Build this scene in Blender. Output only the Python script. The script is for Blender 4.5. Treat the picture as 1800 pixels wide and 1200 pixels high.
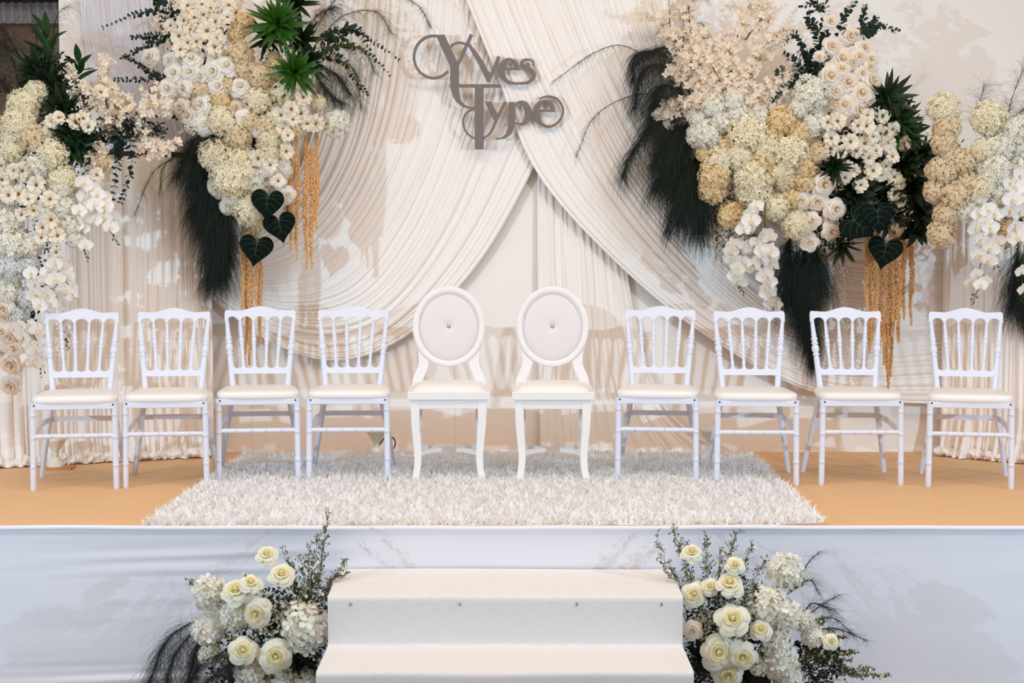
import bpy, math, random
import numpy as np
from mathutils import Vector, Matrix, Quaternion, noise

# ------------------------------------------------------------------ camera, world, lights
scene = bpy.context.scene
C = scene.collection
for o in list(bpy.data.objects): bpy.data.objects.remove(o)
R_ = math.radians
FPX = 2800.0
TH = math.atan(170/FPX)
H = 0.67                       # stage height
CZ = H + 1.14
Y_F, Y_W = 6.34, 8.74          # stage front edge, backdrop

cam_d = bpy.data.cameras.new('camera'); cam = bpy.data.objects.new('camera', cam_d); C.objects.link(cam)
cam_d.sensor_width = 36; cam_d.lens = 36*FPX/1800; cam_d.clip_end = 100
cam.location = (0, 0, CZ); cam.rotation_euler = (math.pi/2-TH, 0, 0)
scene.camera = cam

w = bpy.data.worlds.new('world'); scene.world = w; w.use_nodes = True
w.node_tree.nodes['Background'].inputs[0].default_value = (1.0, 0.89, 0.80, 1)
w.node_tree.nodes['Background'].inputs[1].default_value = 0.47

def spot(name, loc, target, energy, color, size, blend, rad):
    d = bpy.data.lights.new(name, 'SPOT'); d.energy = energy; d.color = color
    d.spot_size = R_(size); d.spot_blend = blend; d.shadow_soft_size = rad
    o = bpy.data.objects.new(name, d); C.objects.link(o); o.location = loc
    o.rotation_euler = (Vector(target)-Vector(loc)).to_track_quat('-Z', 'Y').to_euler()
    return o
# two hall spotlights on stands, left and right of the aisle
spot('spot_light_left_offscreen', (-5.2, 2.9, H+1.75), (0.3, 8.6, H+0.5), 670, (0.48, 0.75, 1.0), 76, 1.0, 0.04)
spot('spot_light_right_offscreen', (5.2, 2.9, H+1.75), (-0.3, 8.6, H+0.5), 670, (0.48, 0.75, 1.0), 76, 1.0, 0.04)
# ceiling light panel of the hall above the stage front
ad = bpy.data.lights.new('hall_ceiling_light_offscreen', 'AREA'); ad.energy = 140; ad.color = (1.0, 0.82, 0.66)
ad.shape = 'RECTANGLE'; ad.size = 6; ad.size_y = 2.0
ao = bpy.data.objects.new('hall_ceiling_light_offscreen', ad); C.objects.link(ao); ao.location = (0, 5.3, 4.8)

vs = scene.view_settings
vs.view_transform = 'Standard'; vs.look = 'None'; vs.gamma = 1.0; vs.use_curve_mapping = False; vs.exposure = 0.07

# ------------------------------------------------------------------ helpers
rng = random.Random(7)
U = rng.uniform
cF = Vector((0, math.cos(TH), -math.sin(TH))); cU = Vector((0, math.sin(TH), math.cos(TH))); cR = Vector((1, 0, 0))
def P(px, py, Y):
    d = cF + cR*((px-900)/FPX) - cU*((py-600)/FPX)
    return Vector((0, 0, CZ)) + d*(Y/d.y)
def floor_pt(px, py, z=H):
    d = cF + cR*((px-900)/FPX) - cU*((py-600)/FPX)
    return Vector((0, 0, CZ)) + d*((z-CZ)/d.z)
def lin(c):
    return tuple(((v/255)/12.92 if v/255 <= 0.04045 else ((v/255+0.055)/1.055)**2.4) for v in c)

MATS = {}
def mat(name, rgb, rough=0.6, var=0.0, transl=0.0, bump=0.0, bscale=200, nvar=0.0, nscale=8, rgb2=None, spec=0.3, metal=0.0, sheen=0.0, stretch=None):
    m = bpy.data.materials.new(name); m.use_nodes = True
    nt = m.node_tree; b = nt.nodes['Principled BSDF']; out = nt.nodes['Material Output']
    L = nt.links.new
    col = lin(rgb) + (1,)
    b.inputs['Base Color'].default_value = col
    b.inputs['Roughness'].default_value = rough
    b.inputs['Specular IOR Level'].default_value = spec
    b.inputs['Metallic'].default_value = metal
    if sheen: b.inputs['Sheen Weight'].default_value = sheen
    src = None
    if var:
        g = nt.nodes.new('ShaderNodeNewGeometry')
        mr = nt.nodes.new('ShaderNodeMapRange'); mr.inputs[3].default_value = 1-var; mr.inputs[4].default_value = 1+var*0.35
        L(g.outputs['Random Per Island'], mr.inputs[0])
        mx = nt.nodes.new('ShaderNodeMix'); mx.data_type = 'RGBA'; mx.blend_type = 'MULTIPLY'; mx.inputs[0].default_value = 1
        mx.inputs[6].default_value = col
        L(mr.outputs[0], mx.inputs[7]); src = mx.outputs[2]
    if nvar or bump:
        tc = nt.nodes.new('ShaderNodeTexCoord'); vec = tc.outputs['Object']
        if stretch:
            mp = nt.nodes.new('ShaderNodeMapping'); mp.inputs['Scale'].default_value = stretch
            L(vec, mp.inputs[0]); vec = mp.outputs[0]
    if nvar:
        n = nt.nodes.new('ShaderNodeTexNoise'); n.inputs['Scale'].default_value = nscale; n.inputs['Detail'].default_value = 5
        L(vec, n.inputs['Vector'])
        mx = nt.nodes.new('ShaderNodeMix'); mx.data_type = 'RGBA'
        mr = nt.nodes.new('ShaderNodeMapRange'); mr.inputs[1].default_value = .35; mr.inputs[2].default_value = .65; mr.inputs[4].default_value = nvar
        L(n.outputs['Fac'], mr.inputs[0]); L(mr.outputs[0], mx.inputs[0])
        if src: L(src, mx.inputs[6])
        else: mx.inputs[6].default_value = col
        mx.inputs[7].default_value = lin(rgb2 or tuple(v*0.7 for v in rgb)) + (1,)
        src = mx.outputs[2]
    if src: L(src, b.inputs['Base Color'])
    if bump:
        n = nt.nodes.new('ShaderNodeTexNoise'); n.inputs['Scale'].default_value = bscale; n.inputs['Detail'].default_value = 3
        L(vec, n.inputs['Vector'])
        bp = nt.nodes.new('ShaderNodeBump'); bp.inputs['Strength'].default_value = bump; bp.inputs['Distance'].default_value = 0.004
        L(n.outputs['Fac'], bp.inputs['Height']); L(bp.outputs[0], b.inputs['Normal'])
    if transl:
        t = nt.nodes.new('ShaderNodeBsdfTranslucent'); t.inputs[0].default_value = col
        if src: L(src, t.inputs[0])
        ms = nt.nodes.new('ShaderNodeMixShader'); ms.inputs[0].default_value = transl
        L(b.outputs[0], ms.inputs[1]); L(t.outputs[0], ms.inputs[2]); L(ms.outputs[0], out.inputs[0])
    MATS[name] = m
    return m

class MB:
    def __init__(s): s.v = []; s.f = []; s.m = []
    def add(s, verts, faces, mi=0):
        o = len(s.v); s.v.extend([tuple(p) for p in verts])
        s.f.extend([tuple(i+o for i in f) for f in faces]); s.m.extend([mi]*len(faces))
    def grid(s, pts, nu, nv, mi=0, close_u=False):
        # pts[i*nv+j]
        f = []
        for i in range(nu if close_u else nu-1):
            a = i*nv; b = ((i+1) % nu)*nv
            for j in range(nv-1): f.append((a+j, b+j, b+j+1, a+j+1))
        s.add(pts, f, mi)
    def box(s, lo, hi, mi=0):
        x0, y0, z0 = lo; x1, y1, z1 = hi
        s.add([(x0,y0,z0),(x1,y0,z0),(x1,y1,z0),(x0,y1,z0),(x0,y0,z1),(x1,y0,z1),(x1,y1,z1),(x0,y1,z1)],
              [(0,3,2,1),(4,5,6,7),(0,1,5,4),(1,2,6,5),(2,3,7,6),(3,0,4,7)], mi)
    def lathe(s, a, b, prof, n=10, mi=0, caps=True):
        a = Vector(a); b = Vector(b); ax = (b-a); q = ax.to_track_quat('Z', 'Y')
        pts = []
        for k in range(n):
            t = 2*math.pi*k/n; d = q @ Vector((math.cos(t), math.sin(t), 0))
            for (h, r) in prof: pts.append(a+ax*h+d*r)
        s.grid(pts, n, len(prof), mi, close_u=True)
        if caps:
            m = len(prof)
            s.add([pts[k*m] for k in range(n)], [tuple(reversed(range(n)))], mi)
            s.add([pts[k*m+m-1] for k in range(n)], [tuple(range(n))], mi)
    def tube(s, path, rad, n=6, mi=0, flat=1.0):
        path = [Vector(p) for p in path]; N = len(path)
        if not hasattr(rad, '__len__'): rad = [rad]*N
        pts = [[] for _ in range(n)]
        up = Vector((0.123, 0.31, 0.94))
        for i, p in enumerate(path):
            t = (path[min(i+1, N-1)]-path[max(i-1, 0)]).normalized()
            if abs(t.dot(up)) > 0.97: up = Vector((0.9, 0.3, 0.1))
            sx = t.cross(up).normalized(); sy = t.cross(sx)
            for k in range(n):
                a = 2*math.pi*k/n
                pts[k].append(p+sx*math.cos(a)*rad[i]+sy*math.sin(a)*rad[i]*flat)
        s.grid([p for r in pts for p in r], n, N, mi, close_u=True)
        s.add([pts[k][0] for k in range(n)], [tuple(range(n))], mi)
        s.add([pts[k][-1] for k in range(n)], [tuple(reversed(range(n)))], mi)
    def sweep(s, path, sizes, mi=0, xax=Vector((1, 0, 0))):
        # rectangular section (wx, wy) swept along path, section x axis kept = xax
        path = [Vector(p) for p in path]; N = len(path); pts = []
        for i, p in enumerate(path):
            t = (path[min(i+1, N-1)]-path[max(i-1, 0)]).normalized()
            yx = t.cross(xax).normalized(); xx = yx.cross(t).normalized()
            wx, wy = sizes[i]
            for (a, b) in ((-1,-1),(1,-1),(1,1),(-1,1)): pts.append(p+xx*a*wx/2+yx*b*wy/2)
        f = []
        for i in range(N-1):
            for k in range(4):
                k2 = (k+1) % 4
                f.append((i*4+k, i*4+k2, (i+1)*4+k2, (i+1)*4+k))
        f += [(3,2,1,0), ((N-1)*4, (N-1)*4+1, (N-1)*4+2, (N-1)*4+3)]
        s.add(pts, f, mi)
    def mesh(s, name, mats, smooth=True):
        me = bpy.data.meshes.new(name); me.from_pydata(s.v, [], s.f)
        for m in (mats if isinstance(mats, (list, tuple)) else [mats]): me.materials.append(MATS[m])
        if any(s.m): me.polygons.foreach_set('material_index', s.m)
        if smooth: me.polygons.foreach_set('use_smooth', [True]*len(s.f))
        me.update(); return me

def obj(name, me, parent=None, loc=None):
    o = bpy.data.objects.new(name, me); C.objects.link(o)
    if parent is not None: o.parent = parent
    if loc is not None: o.location = loc
    return o
def tag(o, label, cat, group=None, kind=None):
    if label: o['label'] = label
    if cat: o['category'] = cat
    if group: o['group'] = group
    if kind: o['kind'] = kind
    return o
def thing(name, label, cat, loc=(0,0,0), rz=0, group=None):
    o = obj(name, None, None, loc); o.rotation_euler = (0,0,rz); o.empty_display_size = .1
    return tag(o, label, cat, group)
def dup(root, loc, rz, label, group=None):
    r = root.copy(); C.objects.link(r); r.location = loc; r.rotation_euler = (0,0,rz); r['label'] = label
    if group: r['group'] = group
    for ch in list(root.children):
        c = ch.copy(); C.objects.link(c); c.parent = r
        for g in ch.children:
            d = g.copy(); C.objects.link(d); d.parent = c
    return r
def bevel(o, wd=0.004, seg=2):
    md = o.modifiers.new('bevel', 'BEVEL'); md.width = wd; md.segments = seg; md.limit_method = 'ANGLE'; md.angle_limit = R_(40)
    return o
def catmull(pts, n):
    pts = [np.array(p, float) for p in pts]
    d = [0.0]
    for a, b in zip(pts, pts[1:]): d.append(d[-1]+np.linalg.norm(b-a))
    out = []
    for k in range(n):
        s = d[-1]*k/(n-1); i = 0
        while i < len(pts)-2 and s > d[i+1]: i += 1
        t = (s-d[i])/max(1e-9, d[i+1]-d[i])
        p1, p2 = pts[i], pts[i+1]
        p0 = pts[i-1] if i > 0 else 2*p1-p2
        p3 = pts[i+2] if i+2 < len(pts) else 2*p2-p1
        out.append(0.5*((2*p1)+(-p0+p2)*t+(2*p0-5*p1+4*p2-p3)*t*t+(-p0+3*p1-3*p2+p3)*t**3))
    return out
def nz(x, y=0, z=0): return noise.noise(Vector((x, y, z)))

# ------------------------------------------------------------------ materials
mat('drape', (249, 240, 232), 0.62, sheen=0.1, bump=.04, bscale=900)
mat('drape_plain', (248, 239, 231), 0.7, bump=.04, bscale=900, nvar=.10, nscale=1.5, rgb2=(244, 234, 223))
mat('sheer', (249, 240, 224), 0.6, transl=0.25)
mat('skirt', (231, 227, 232), 0.6, bump=.03, bscale=700)
mat('carpet_white', (232, 228, 226), 0.95, bump=.6, bscale=420, nvar=.2, nscale=60, rgb2=(214, 210, 208))
mat('deck', (228, 184, 136), 0.55, bump=.12, bscale=90, nvar=.35, nscale=5, rgb2=(219, 171, 120), stretch=(1, 5, 1))
mat('deck_side', (120, 95, 70), 0.8, nvar=.5, nscale=20)
mat('hall_floor', (150, 140, 132), 0.4, nvar=.4, nscale=3)
mat('hall_wall', (150, 132, 120), 0.8, nvar=.2, nscale=3)
mat('valance', (190, 196, 210), 0.7, bump=.2, bscale=60)
mat('dark', (18, 17, 18), 0.6, nvar=.3)
mat('rail', (52, 40, 34), 0.6, nvar=.4, nscale=12)
mat('chair_white', (226, 227, 238), 0.38, nvar=.12, nscale=30, rgb2=(214, 214, 224), spec=.4)
mat('seat_cream', (243, 237, 232), 0.42, nvar=.15, nscale=6, rgb2=(240, 231, 221), bump=.05, bscale=300)
mat('louis_white', (240, 234, 231), 0.35, nvar=.1, nscale=10, rgb2=(234, 227, 223))
mat('louis_pad', (230, 222, 220), 0.5, nvar=.12, nscale=5, rgb2=(225, 216, 213), bump=.05, bscale=400)
mat('chrome', (190, 186, 182), 0.15, metal=1.0, nvar=.1)
mat('shag', (254, 253, 253), 0.8, var=.05, transl=.5)
mat('rug_base', (250, 244, 236), 0.95, nvar=.4, nscale=40)
mat('rug_back', (214, 176, 150), 0.9, nvar=.6, nscale=6, rgb2=(120, 78, 60))
mat('sign', (126, 115, 110), 0.5, nvar=.25, nscale=30, rgb2=(106, 94, 90))
mat('lamp_white', (236, 226, 210), 0.3, nvar=.1)
mat('wood', (205, 140, 80), 0.5, nvar=.6, nscale=10, rgb2=(176, 112, 58), stretch=(1, 12, 12))
mat('cable', (22, 20, 20), 0.5, nvar=.2)
# flowers
mat('rose_white', (252, 246, 236), 0.55, transl=.28, var=.05)
mat('rose_white_heart', (253, 244, 228), 0.55, transl=.28, var=.08)
mat('rose_peach', (254, 242, 228), 0.55, transl=.28, var=.06)
mat('rose_peach_heart', (253, 234, 208), 0.55, transl=.28, var=.08)
mat('rose_tan', (238, 216, 188), 0.6, transl=.25, var=.08)
mat('rose_yellow', (250, 246, 226), 0.5, transl=.28, var=.04)
mat('rose_yellow_heart', (251, 240, 190), 0.5, transl=.28, var=.08)
mat('calyx', (70, 92, 38), 0.6, nvar=.3)
for n_, c_, k_ in (('white', (250, 246, 236), (226, 224, 186)), ('cream', (251, 243, 218), (232, 216, 164)), ('gold', (248, 228, 184), (222, 190, 128)),
                   ('tan', (244, 226, 194), (214, 186, 140)), ('cool', (240, 240, 240), (206, 212, 186))):
    mat('hyd_'+n_, c_, 0.6, var=.12, transl=.3); mat('hydc_'+n_, k_, 0.7, var=.2)
mat('daisy', (250, 240, 220), 0.55, var=.10, transl=.28)
mat('daisy_center', (196, 128, 52), 0.8, bump=1, bscale=300, nvar=.6, nscale=60, rgb2=(120, 70, 26))
mat('orchid', (252, 247, 240), 0.45, transl=.25, var=.03)
mat('orchid_lip', (250, 232, 190), 0.5, nvar=.8, nscale=3, rgb2=(240, 196, 96))
mat('orchid_stem', (64, 74, 40), 0.5, nvar=.3)
mat('blossom', (252, 238, 218), 0.6, var=.12, transl=.35)
mat('twig', (132, 70, 34), 0.7, nvar=.5, nscale=40)
mat('fern', (18, 33, 20), 0.6, var=.5, transl=.1)
mat('fern_light', (84, 92, 40), 0.6, var=.4, transl=.15)
mat('fern_grey', (36, 40, 34), 0.65, var=.4)
mat('euca', (46, 66, 56), 0.5, var=.4, transl=.08)
mat('leaf_green', (34, 70, 26), 0.35, var=.2, nvar=.4, nscale=5, rgb2=(22, 48, 20), transl=.08, spec=.5)
mat('leaf_bright', (58, 110, 28), 0.35, var=.4, nvar=.7, nscale=5, rgb2=(24, 58, 18), transl=.12, spec=.5)
mat('leaf_dark', (26, 46, 24), 0.35, var=.3, nvar=.4, nscale=5, rgb2=(16, 30, 16), transl=.06, spec=.5)
mat('filler', (30, 40, 22), 0.7, var=.5)
mat('filler_brown', (58, 50, 32), 0.7, var=.5)
mat('heart_leaf', (11, 23, 17), 0.7, nvar=.4, nscale=8, rgb2=(7, 15, 11), spec=.06)
mat('vein', (74, 94, 76), 0.5, nvar=.2)
mat('amaranth', (255, 218, 158), 0.75, var=.16, transl=.4)
mat('wax_stem', (66, 80, 40), 0.6, var=.3)
mat('wax_bud', (96, 98, 56), 0.6, var=.4)
mat('wax_flower', (244, 238, 216), 0.6, var=.1, transl=.2)
mat('gyp', (238, 232, 212), 0.6, var=.15)

# ------------------------------------------------------------------ setting: hall
def struct(name, mb, m, smooth=False, label=None):
    o = obj(name, mb.mesh(name, m, smooth)); o['kind'] = 'structure'
    if label: o['label'] = label
    return o
mb = MB(); mb.box((-9, -4, -0.1), (9, 12, 0)); struct('floor', mb, 'hall_floor')
mb = MB(); mb.box((-9, 11.0, 0), (9, 11.2, 4.2)); struct('wall_back', mb, 'hall_wall')
a = P(-40, 3, 10.9); b = P(140, -60, 10.9)
mb = MB(); mb.box((a.x-2, 10.75, a.z), (b.x, 11.0, b.z)); struct('trim_1', mb, 'dark')
# pale gathered valance on the hall wall
a = P(-120, 3, 10.9); b = P(140, 40, 10.9); mb = MB(); pts = []
for i in range(121):
    x = a.x+(b.x-a.x)*i/120
    for z in (b.z, a.z): pts.append((x, 10.93-0.02*math.sin(i*0.9), z))
mb.grid(pts, 121, 2)
tag(obj('valance', mb.mesh('valance', 'valance')), 'pale bluish gathered valance on the brown hall wall beyond the stage', 'valance')

# ------------------------------------------------------------------ stage
st = thing('stage', 'raised stage with peach deck and a white fabric skirt along its front', 'stage', (0, Y_F, 0))
mb = MB(); mb.box((-4.2, 0.03, 0.0), (4.2, 3.6, H)); obj('deck', mb.mesh('deck', 'deck', False), st)
mb = MB(); pts = []; NX, NZ = 260, 70
for i in range(NX):
    x = -4.2+8.4*i/(NX-1)
    for j in range(NZ):
        z = H*j/(NZ-1)
        wgt = math.exp(-((x+1.25)/.6)**2)*.9+0.25*math.exp(-((x-2.6)/.5)**2)+.05
        band = math.exp(-((z-(H-.15))/.09)**2)+1.6*math.exp(-((z-.06)/.06)**2)+.12
        h = .010*wgt*band*nz(x*.75+3, z*19-x*.8)+.005*wgt*band*nz(x*1.3, z*40-x*1.5, 4)+.002*nz(x*3, z*8, 7)
        pts.append((x, 0.012-h-(.006 if z > H-.012 else 0), z))
mb.grid(pts, NX, NZ)
sk = obj('skirt', mb.mesh('skirt', 'skirt'), st)
mb = MB(); mb.tube([(-4.2+8.4*i/120, .014+.003*nz(i*.21), H+.001+.004*nz(i*.13, 5)) for i in range(121)], .012, 8)
obj('hem', mb.mesh('hem', 'skirt'), st)

# steps with white carpet
CX = -0.025; HW = 0.66
prof = [(Y_F+.0, H-.162), (5.85, H-.162), (5.85, H-.349), (5.48, H-.349), (5.48, 0)]
ss = thing('stage_steps', 'white carpeted steps leading up to the middle of the stage', 'steps', (CX, 5.9, 0))
def rounded(pr, r=.022, n=5):
    out = [pr[0]]
    for k in range(1, len(pr)-1):
        p0, p1, p2 = (Vector(q) for q in pr[k-1:k+2])
        rr = r if k % 2 == 1 else .014
        a = p1+(p0-p1).normalized()*rr; b = p1+(p2-p1).normalized()*rr
        for t in range(n+1):
            t /= n; out.append(tuple(a*(1-t)**2+p1*2*t*(1-t)+b*t*t))
    out.append(pr[-1]); return out
def dense(pr, n):
    out = []
    for p, q in zip(pr, pr[1:]):
        L_ = (Vector(q)-Vector(p)).length; k = max(1, int(L_/.03))
        for t in range(k): out.append(tuple(Vector(p).lerp(Vector(q), t/k)))
    out.append(pr[-1]); return out
pr = dense(rounded(prof), 0); mb = MB(); pts = []; NU = 45
for i in range(NU):
    x = -HW+2*HW*i/(NU-1)
    for k, (y, z) in enumerate(pr):
        e = .004*nz(x*2.2, y*5, z*5)
        pts.append((x, y-5.9+e*.5, z+e))
mb.grid(pts, NU, len(pr)); obj('carpet', mb.mesh('carpet', 'carpet_white'), ss)
mb = MB(); mb.box((-HW+.004, 5.86-5.9, 0), (HW-.004, Y_F-.0-5.9, H-.17)); obj('upper_step', mb.mesh('upper_step', 'carpet_white', False), ss)
mb = MB(); mb.box((-HW+.004, 5.49-5.9, 0), (HW-.004, 5.86-5.9, H-.357)); obj('lower_step', mb.mesh('lower_step', 'carpet_white', False), ss)
for px in (616, 808, 1014, 1163):
    q = P(px, 1062, 5.848); mb = MB(); mb.box((-.0012, -.003, -.006), (.0012, .0, .006)); o = obj('staple', mb.mesh('staple', 'dark', False), ss); o.location = q-ss.location

# ------------------------------------------------------------------ backdrop and drapes
def pleats(seed, n, k=1.0, lo=.35, sharp=.75):
    r = random.Random(seed); ws = [lo+r.random()**1.6*1.4 for _ in range(n)]; T = sum(ws)
    ed = [0]
    for q in ws: ed.append(ed[-1]+q/T)
    amp = [k*(q*n/T)**.8*(.55+.6*r.random()) for q in ws]
    sk_ = [r.uniform(.8, 1.35) for _ in ws]
    def h(v):
        v = min(max(v, 0), .99999); lo_, hi = 0, n
        i = int(np.searchsorted(ed, v, side='right'))-1
        t = (v-ed[i])/(ed[i+1]-ed[i])
        return amp[i]*(math.sin(math.pi*t**sk_[i])**sharp)
    return h
def swag(guides, nu, nv, Yf, hfun, amp, wob=.01, seed=0):
    G = [catmull(g, nu) for g in guides]; ng = len(G); pts = []
    cols = [catmull([G[k][i] for k in range(ng)], 41) for i in range(nu)]
    # parametrise by guide index, not arc length, so the folds follow the guides
    for i in range(nu):
        u = i/(nu-1)
        ctrl = [G[k][i] for k in range(ng)]
        for j in range(nv):
            v = j/(nv-1); s_ = v*(ng-1); k = min(int(s_), ng-2); t = s_-k
            p1, p2 = ctrl[k], ctrl[k+1]
            p0 = ctrl[k-1] if k > 0 else 2*p1-p2
            p3 = ctrl[k+2] if k+2 < ng else 2*p2-p1
            p = 0.5*((2*p1)+(-p0+p2)*t+(2*p0-5*p1+4*p2-p3)*t*t+(-p0+3*p1-3*p2+p3)*t**3)
            vv = v+wob*nz(u*2.2+seed, v*6, seed)+.35*wob*nz(u*7, v*14, seed+3)
            h = hfun(vv)*amp(u, v) + .006*nz(u*4, v*4, seed+9)
            q = P(p[0], p[1], Yf(u, v)-h); ex = H+.004-q.z
            if ex > 0: q.z = H+.004+.004*abs(nz(v*40, 2)); q.y -= ex*.6
            pts.append(q)
    mb = MB(); mb.grid(pts, nu, nv); return mb

a = P(100, -160, Y_W); b = P(1980, 800, Y_W)
bd = thing('fabric_backdrop', 'plain cream fabric wall stretched behind the swags and the chairs', 'backdrop', (0, Y_W, H))
mb = MB(); mb.box((a.x, 0.002, 0), (3.6, .06, 2.9)); obj('panel', mb.mesh('panel', 'drape_plain', False), bd)
for px in (443, 800, 1165, 1590):      # seam edges of the stretched fabric
    q = P(px, 700, Y_W); mb = MB(); mb.box((q.x-.0015, -.003, 0), (q.x+.0015, .002, .9)); obj('seam', mb.mesh('seam', 'drape_plain', False), bd)

# left swag
gl = [[(575,-60),(572,60),(556,200),(520,310),(465,385),(405,420),(365,425)],
      [(680,-60),(668,80),(640,230),(585,350),(510,430),(430,462),(365,455)],
      [(790,-60),(772,100),(735,250),(668,390),(585,485),(480,510),(365,478)],
      [(915,-60),(880,90),(825,260),(745,430),(640,545),(505,560),(365,495)],
      [(1060,-30),(1000,150),(925,320),(835,470),(715,590),(590,634),(470,598),(365,520)]]
mb = swag(gl, 90, 420, lambda u, v: Y_W-.035-.02*v, pleats(3, 46), lambda u, v: .012*(1-.25*u), .009, 1)
d_ = obj('swag_drape', mb.mesh('swag_drape', 'drape')); tag(d_, 'cream pleated swag sweeping down from the sign towards the hanging golden strands', 'drape')
# right swag (crosses over the left one)
gr = [[(1180,-60),(1200,60),(1250,200),(1340,310),(1480,390),(1672,410)],
      [(1085,-60),(1130,90),(1205,250),(1320,390),(1470,480),(1672,490)],
      [(985,-60),(1050,110),(1150,300),(1290,470),(1450,570),(1672,570)],
      [(890,-60),(968,130),(1085,350),(1250,530),(1440,640),(1672,640)],
      [(795,-60),(868,120),(945,305),(1090,468),(1250,596),(1440,692),(1672,712)]]
mb = swag(gr, 100, 420, lambda u, v: Y_W-.075-.02*v, pleats(8, 44), lambda u, v: .012*(1-.2*u), .008, 5)
d_ = obj('swag_drape', mb.mesh('swag_drape', 'drape')); tag(d_, 'cream pleated swag sweeping down behind the green plumes and white orchids', 'drape')
# tail in the middle
gt = [[(946,230),(944,400),(946,600),(950,803)],
      [(985,260),(990,420),(1000,620),(1015,803)],
      [(1030,300),(1042,450),(1060,650),(1100,803)],
      [(1075,380),(1090,520),(1125,700),(1200,803)],
      [(1095,400),(1118,560),(1175,720),(1290,803)]]
mb = swag(gt, 60, 200, lambda u, v: Y_W-.02-.05*u*u, pleats(12, 20), lambda u, v: .011+.006*u, .012, 9)
d_ = obj('tail_drape', mb.mesh('tail_drape', 'drape')); tag(d_, 'cream drape tail falling in soft folds behind the round backed chair pair to the floor', 'drape')
# slanted sheer drape at the left top of the backdrop
gs = [[(136,-60),(146,60),(170,180),(205,330)],
      [(200,-60),(214,60),(240,180),(275,330)],
      [(262,-60),(280,60),(310,180),(350,330)]]
mb = swag(gs, 40, 160, lambda u, v: Y_W-.03, pleats(21, 22), lambda u, v: .011, .006, 11)
d_ = obj('slanted_drape', mb.mesh('slanted_drape', 'skirt')); tag(d_, 'narrow slanted white drape hanging behind the eucalyptus and strappy green leaves', 'drape')

WINGS = []
def wing(name, x0, y0, x1, y1, ztop, seed, nf, label, rail=True):
    """free-standing screen with a pleated curtain; (x0,y0)-(x1,y1) is its floor line"""
    A = Vector((x0, y0, H)); B = Vector((x1, y1, H)); D = B-A; Ln = D.length; D.normalize()
    Nn = Vector((D.y, -D.x, 0))
    if Nn.y > 0: Nn = -Nn
    WINGS.append((min(x0, x1), y0 if x0 < x1 else y1, max(x0, x1), y1 if x0 < x1 else y0, H+ztop))
    t = thing(name, label, 'screen', A)
    hf = pleats(seed, nf); NXp, NZp = 330, 46
    mb = MB(); pts = []
    for i in range(NXp):
        v = i/(NXp-1)
        for j in range(NZp):
            u = j/(NZp-1); z = ztop*(1-u)
            vv = v+.006*nz(u*2.5+seed, v*9)
            fl = max(0, (u-.82)/.18)
            h = hf(vv)*(.016+.003*u)+.045*fl*fl*(.5+hf(vv)*.8)+.025*fl*nz(v*26, u*9, seed)
            pts.append(D*(v*Ln)+Nn*(h+.015)+Vector((0, 0, max(.004, z))))
    mb.grid(pts, NXp, NZp); obj('curtain', mb.mesh('curtain', 'drape'), t)
    # gathered ruffle pooling on the deck
    mb = MB(); pts = []; r = random.Random(seed)
    for i in range(300):
        v = i/299; x = v*Ln
        for j in range(11):
            s_ = j/10
            ang = s_*math.pi*1.15
            rad = .035+.014*nz(x*13, seed)+.012*nz(x*41, 3+seed)
            off = .05+.02*nz(x*8, seed+4)+.016*nz(x*30, s_*5)
            pts.append(D*(x+.018*nz(x*22, s_*3, 8))+Nn*(off+rad*1.2*math.sin(ang)+.010*nz(x*60, s_*4, 2))+Vector((0, 0, max(.003, rad*.9*(1+math.cos(ang))*.8+.010*nz(x*50, s_*6, 5)))))
    mb.grid(pts, 300, 11); obj('ruffle_hem', mb.mesh('ruffle_hem', 'drape'), t)
    mb = MB(); mb.sweep([Vector((0,0,ztop+.012))-Nn*.02, D*Ln+Vector((0,0,ztop+.012))-Nn*.02], [(.05,.035)]*2, xax=Nn)
    obj('top_rail', mb.mesh('top_rail', 'rail', False), t)
    for v in (.13, .97):
        mb = MB(); mb.tube([D*Ln*v-Nn*.03, D*Ln*v-Nn*.03+Vector((0,0,ztop))], .015, 8); obj('post', mb.mesh('post', 'rail'), t)
    return t
q0 = floor_pt(-140, 827); q1 = floor_pt(375, 800)
wing('draped_screen', q1.x, q1.y, q0.x, q0.y, P(275, 276, 8.45).z-H, 31, 46, 'pleated cream curtain screen behind the chairs beside the far hydrangeas and daisies')
q0 = floor_pt(1655, 799); q1 = floor_pt(1960, 826)
wing('draped_screen', q0.x, q0.y, q1.x, q1.y, P(1700, 330, 8.4).z-H, 37, 30, 'pleated white curtain screen standing beside the tan hydrangeas and hanging orchids')

# ------------------------------------------------------------------ rug
rx = [floor_pt(250, 926), floor_pt(1450, 924), floor_pt(1322, 802), floor_pt(432, 801)]
rug = thing('shag_rug', 'fluffy cream white shag rug under the middle chairs at the stage front', 'rug', (0, 7.4, H))
def rug_xy(s, t):
    a = rx[0].lerp(rx[1], s); b = rx[3].lerp(rx[2], s); p = a.lerp(b, t)
    e = .016*nz(s*14, t*10, 2)+.010*nz(s*40, t*31)
    return p.x+e*(2*s-1), p.y+e*(2*t-1)*.4-7.4
def rug_z(s, t):
    return .003+.0015*(1+nz(s*5, t*4, 9)) + .010*max(0, 1-math.hypot((1-s)*16, t*14))
mb = MB(); pts = []; NS, NT = 60, 40
for i in range(NS):
    for j in range(NT):
        s, t = i/(NS-1), j/(NT-1); x, y = rug_xy(s, t); pts.append((x, y, rug_z(s, t)))
mb.grid(pts, NS, NT); n0 = len(mb.v)
obj('backing', mb.mesh('backing', ['rug_base']), rug)
mb = MB(); pts = []
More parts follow.
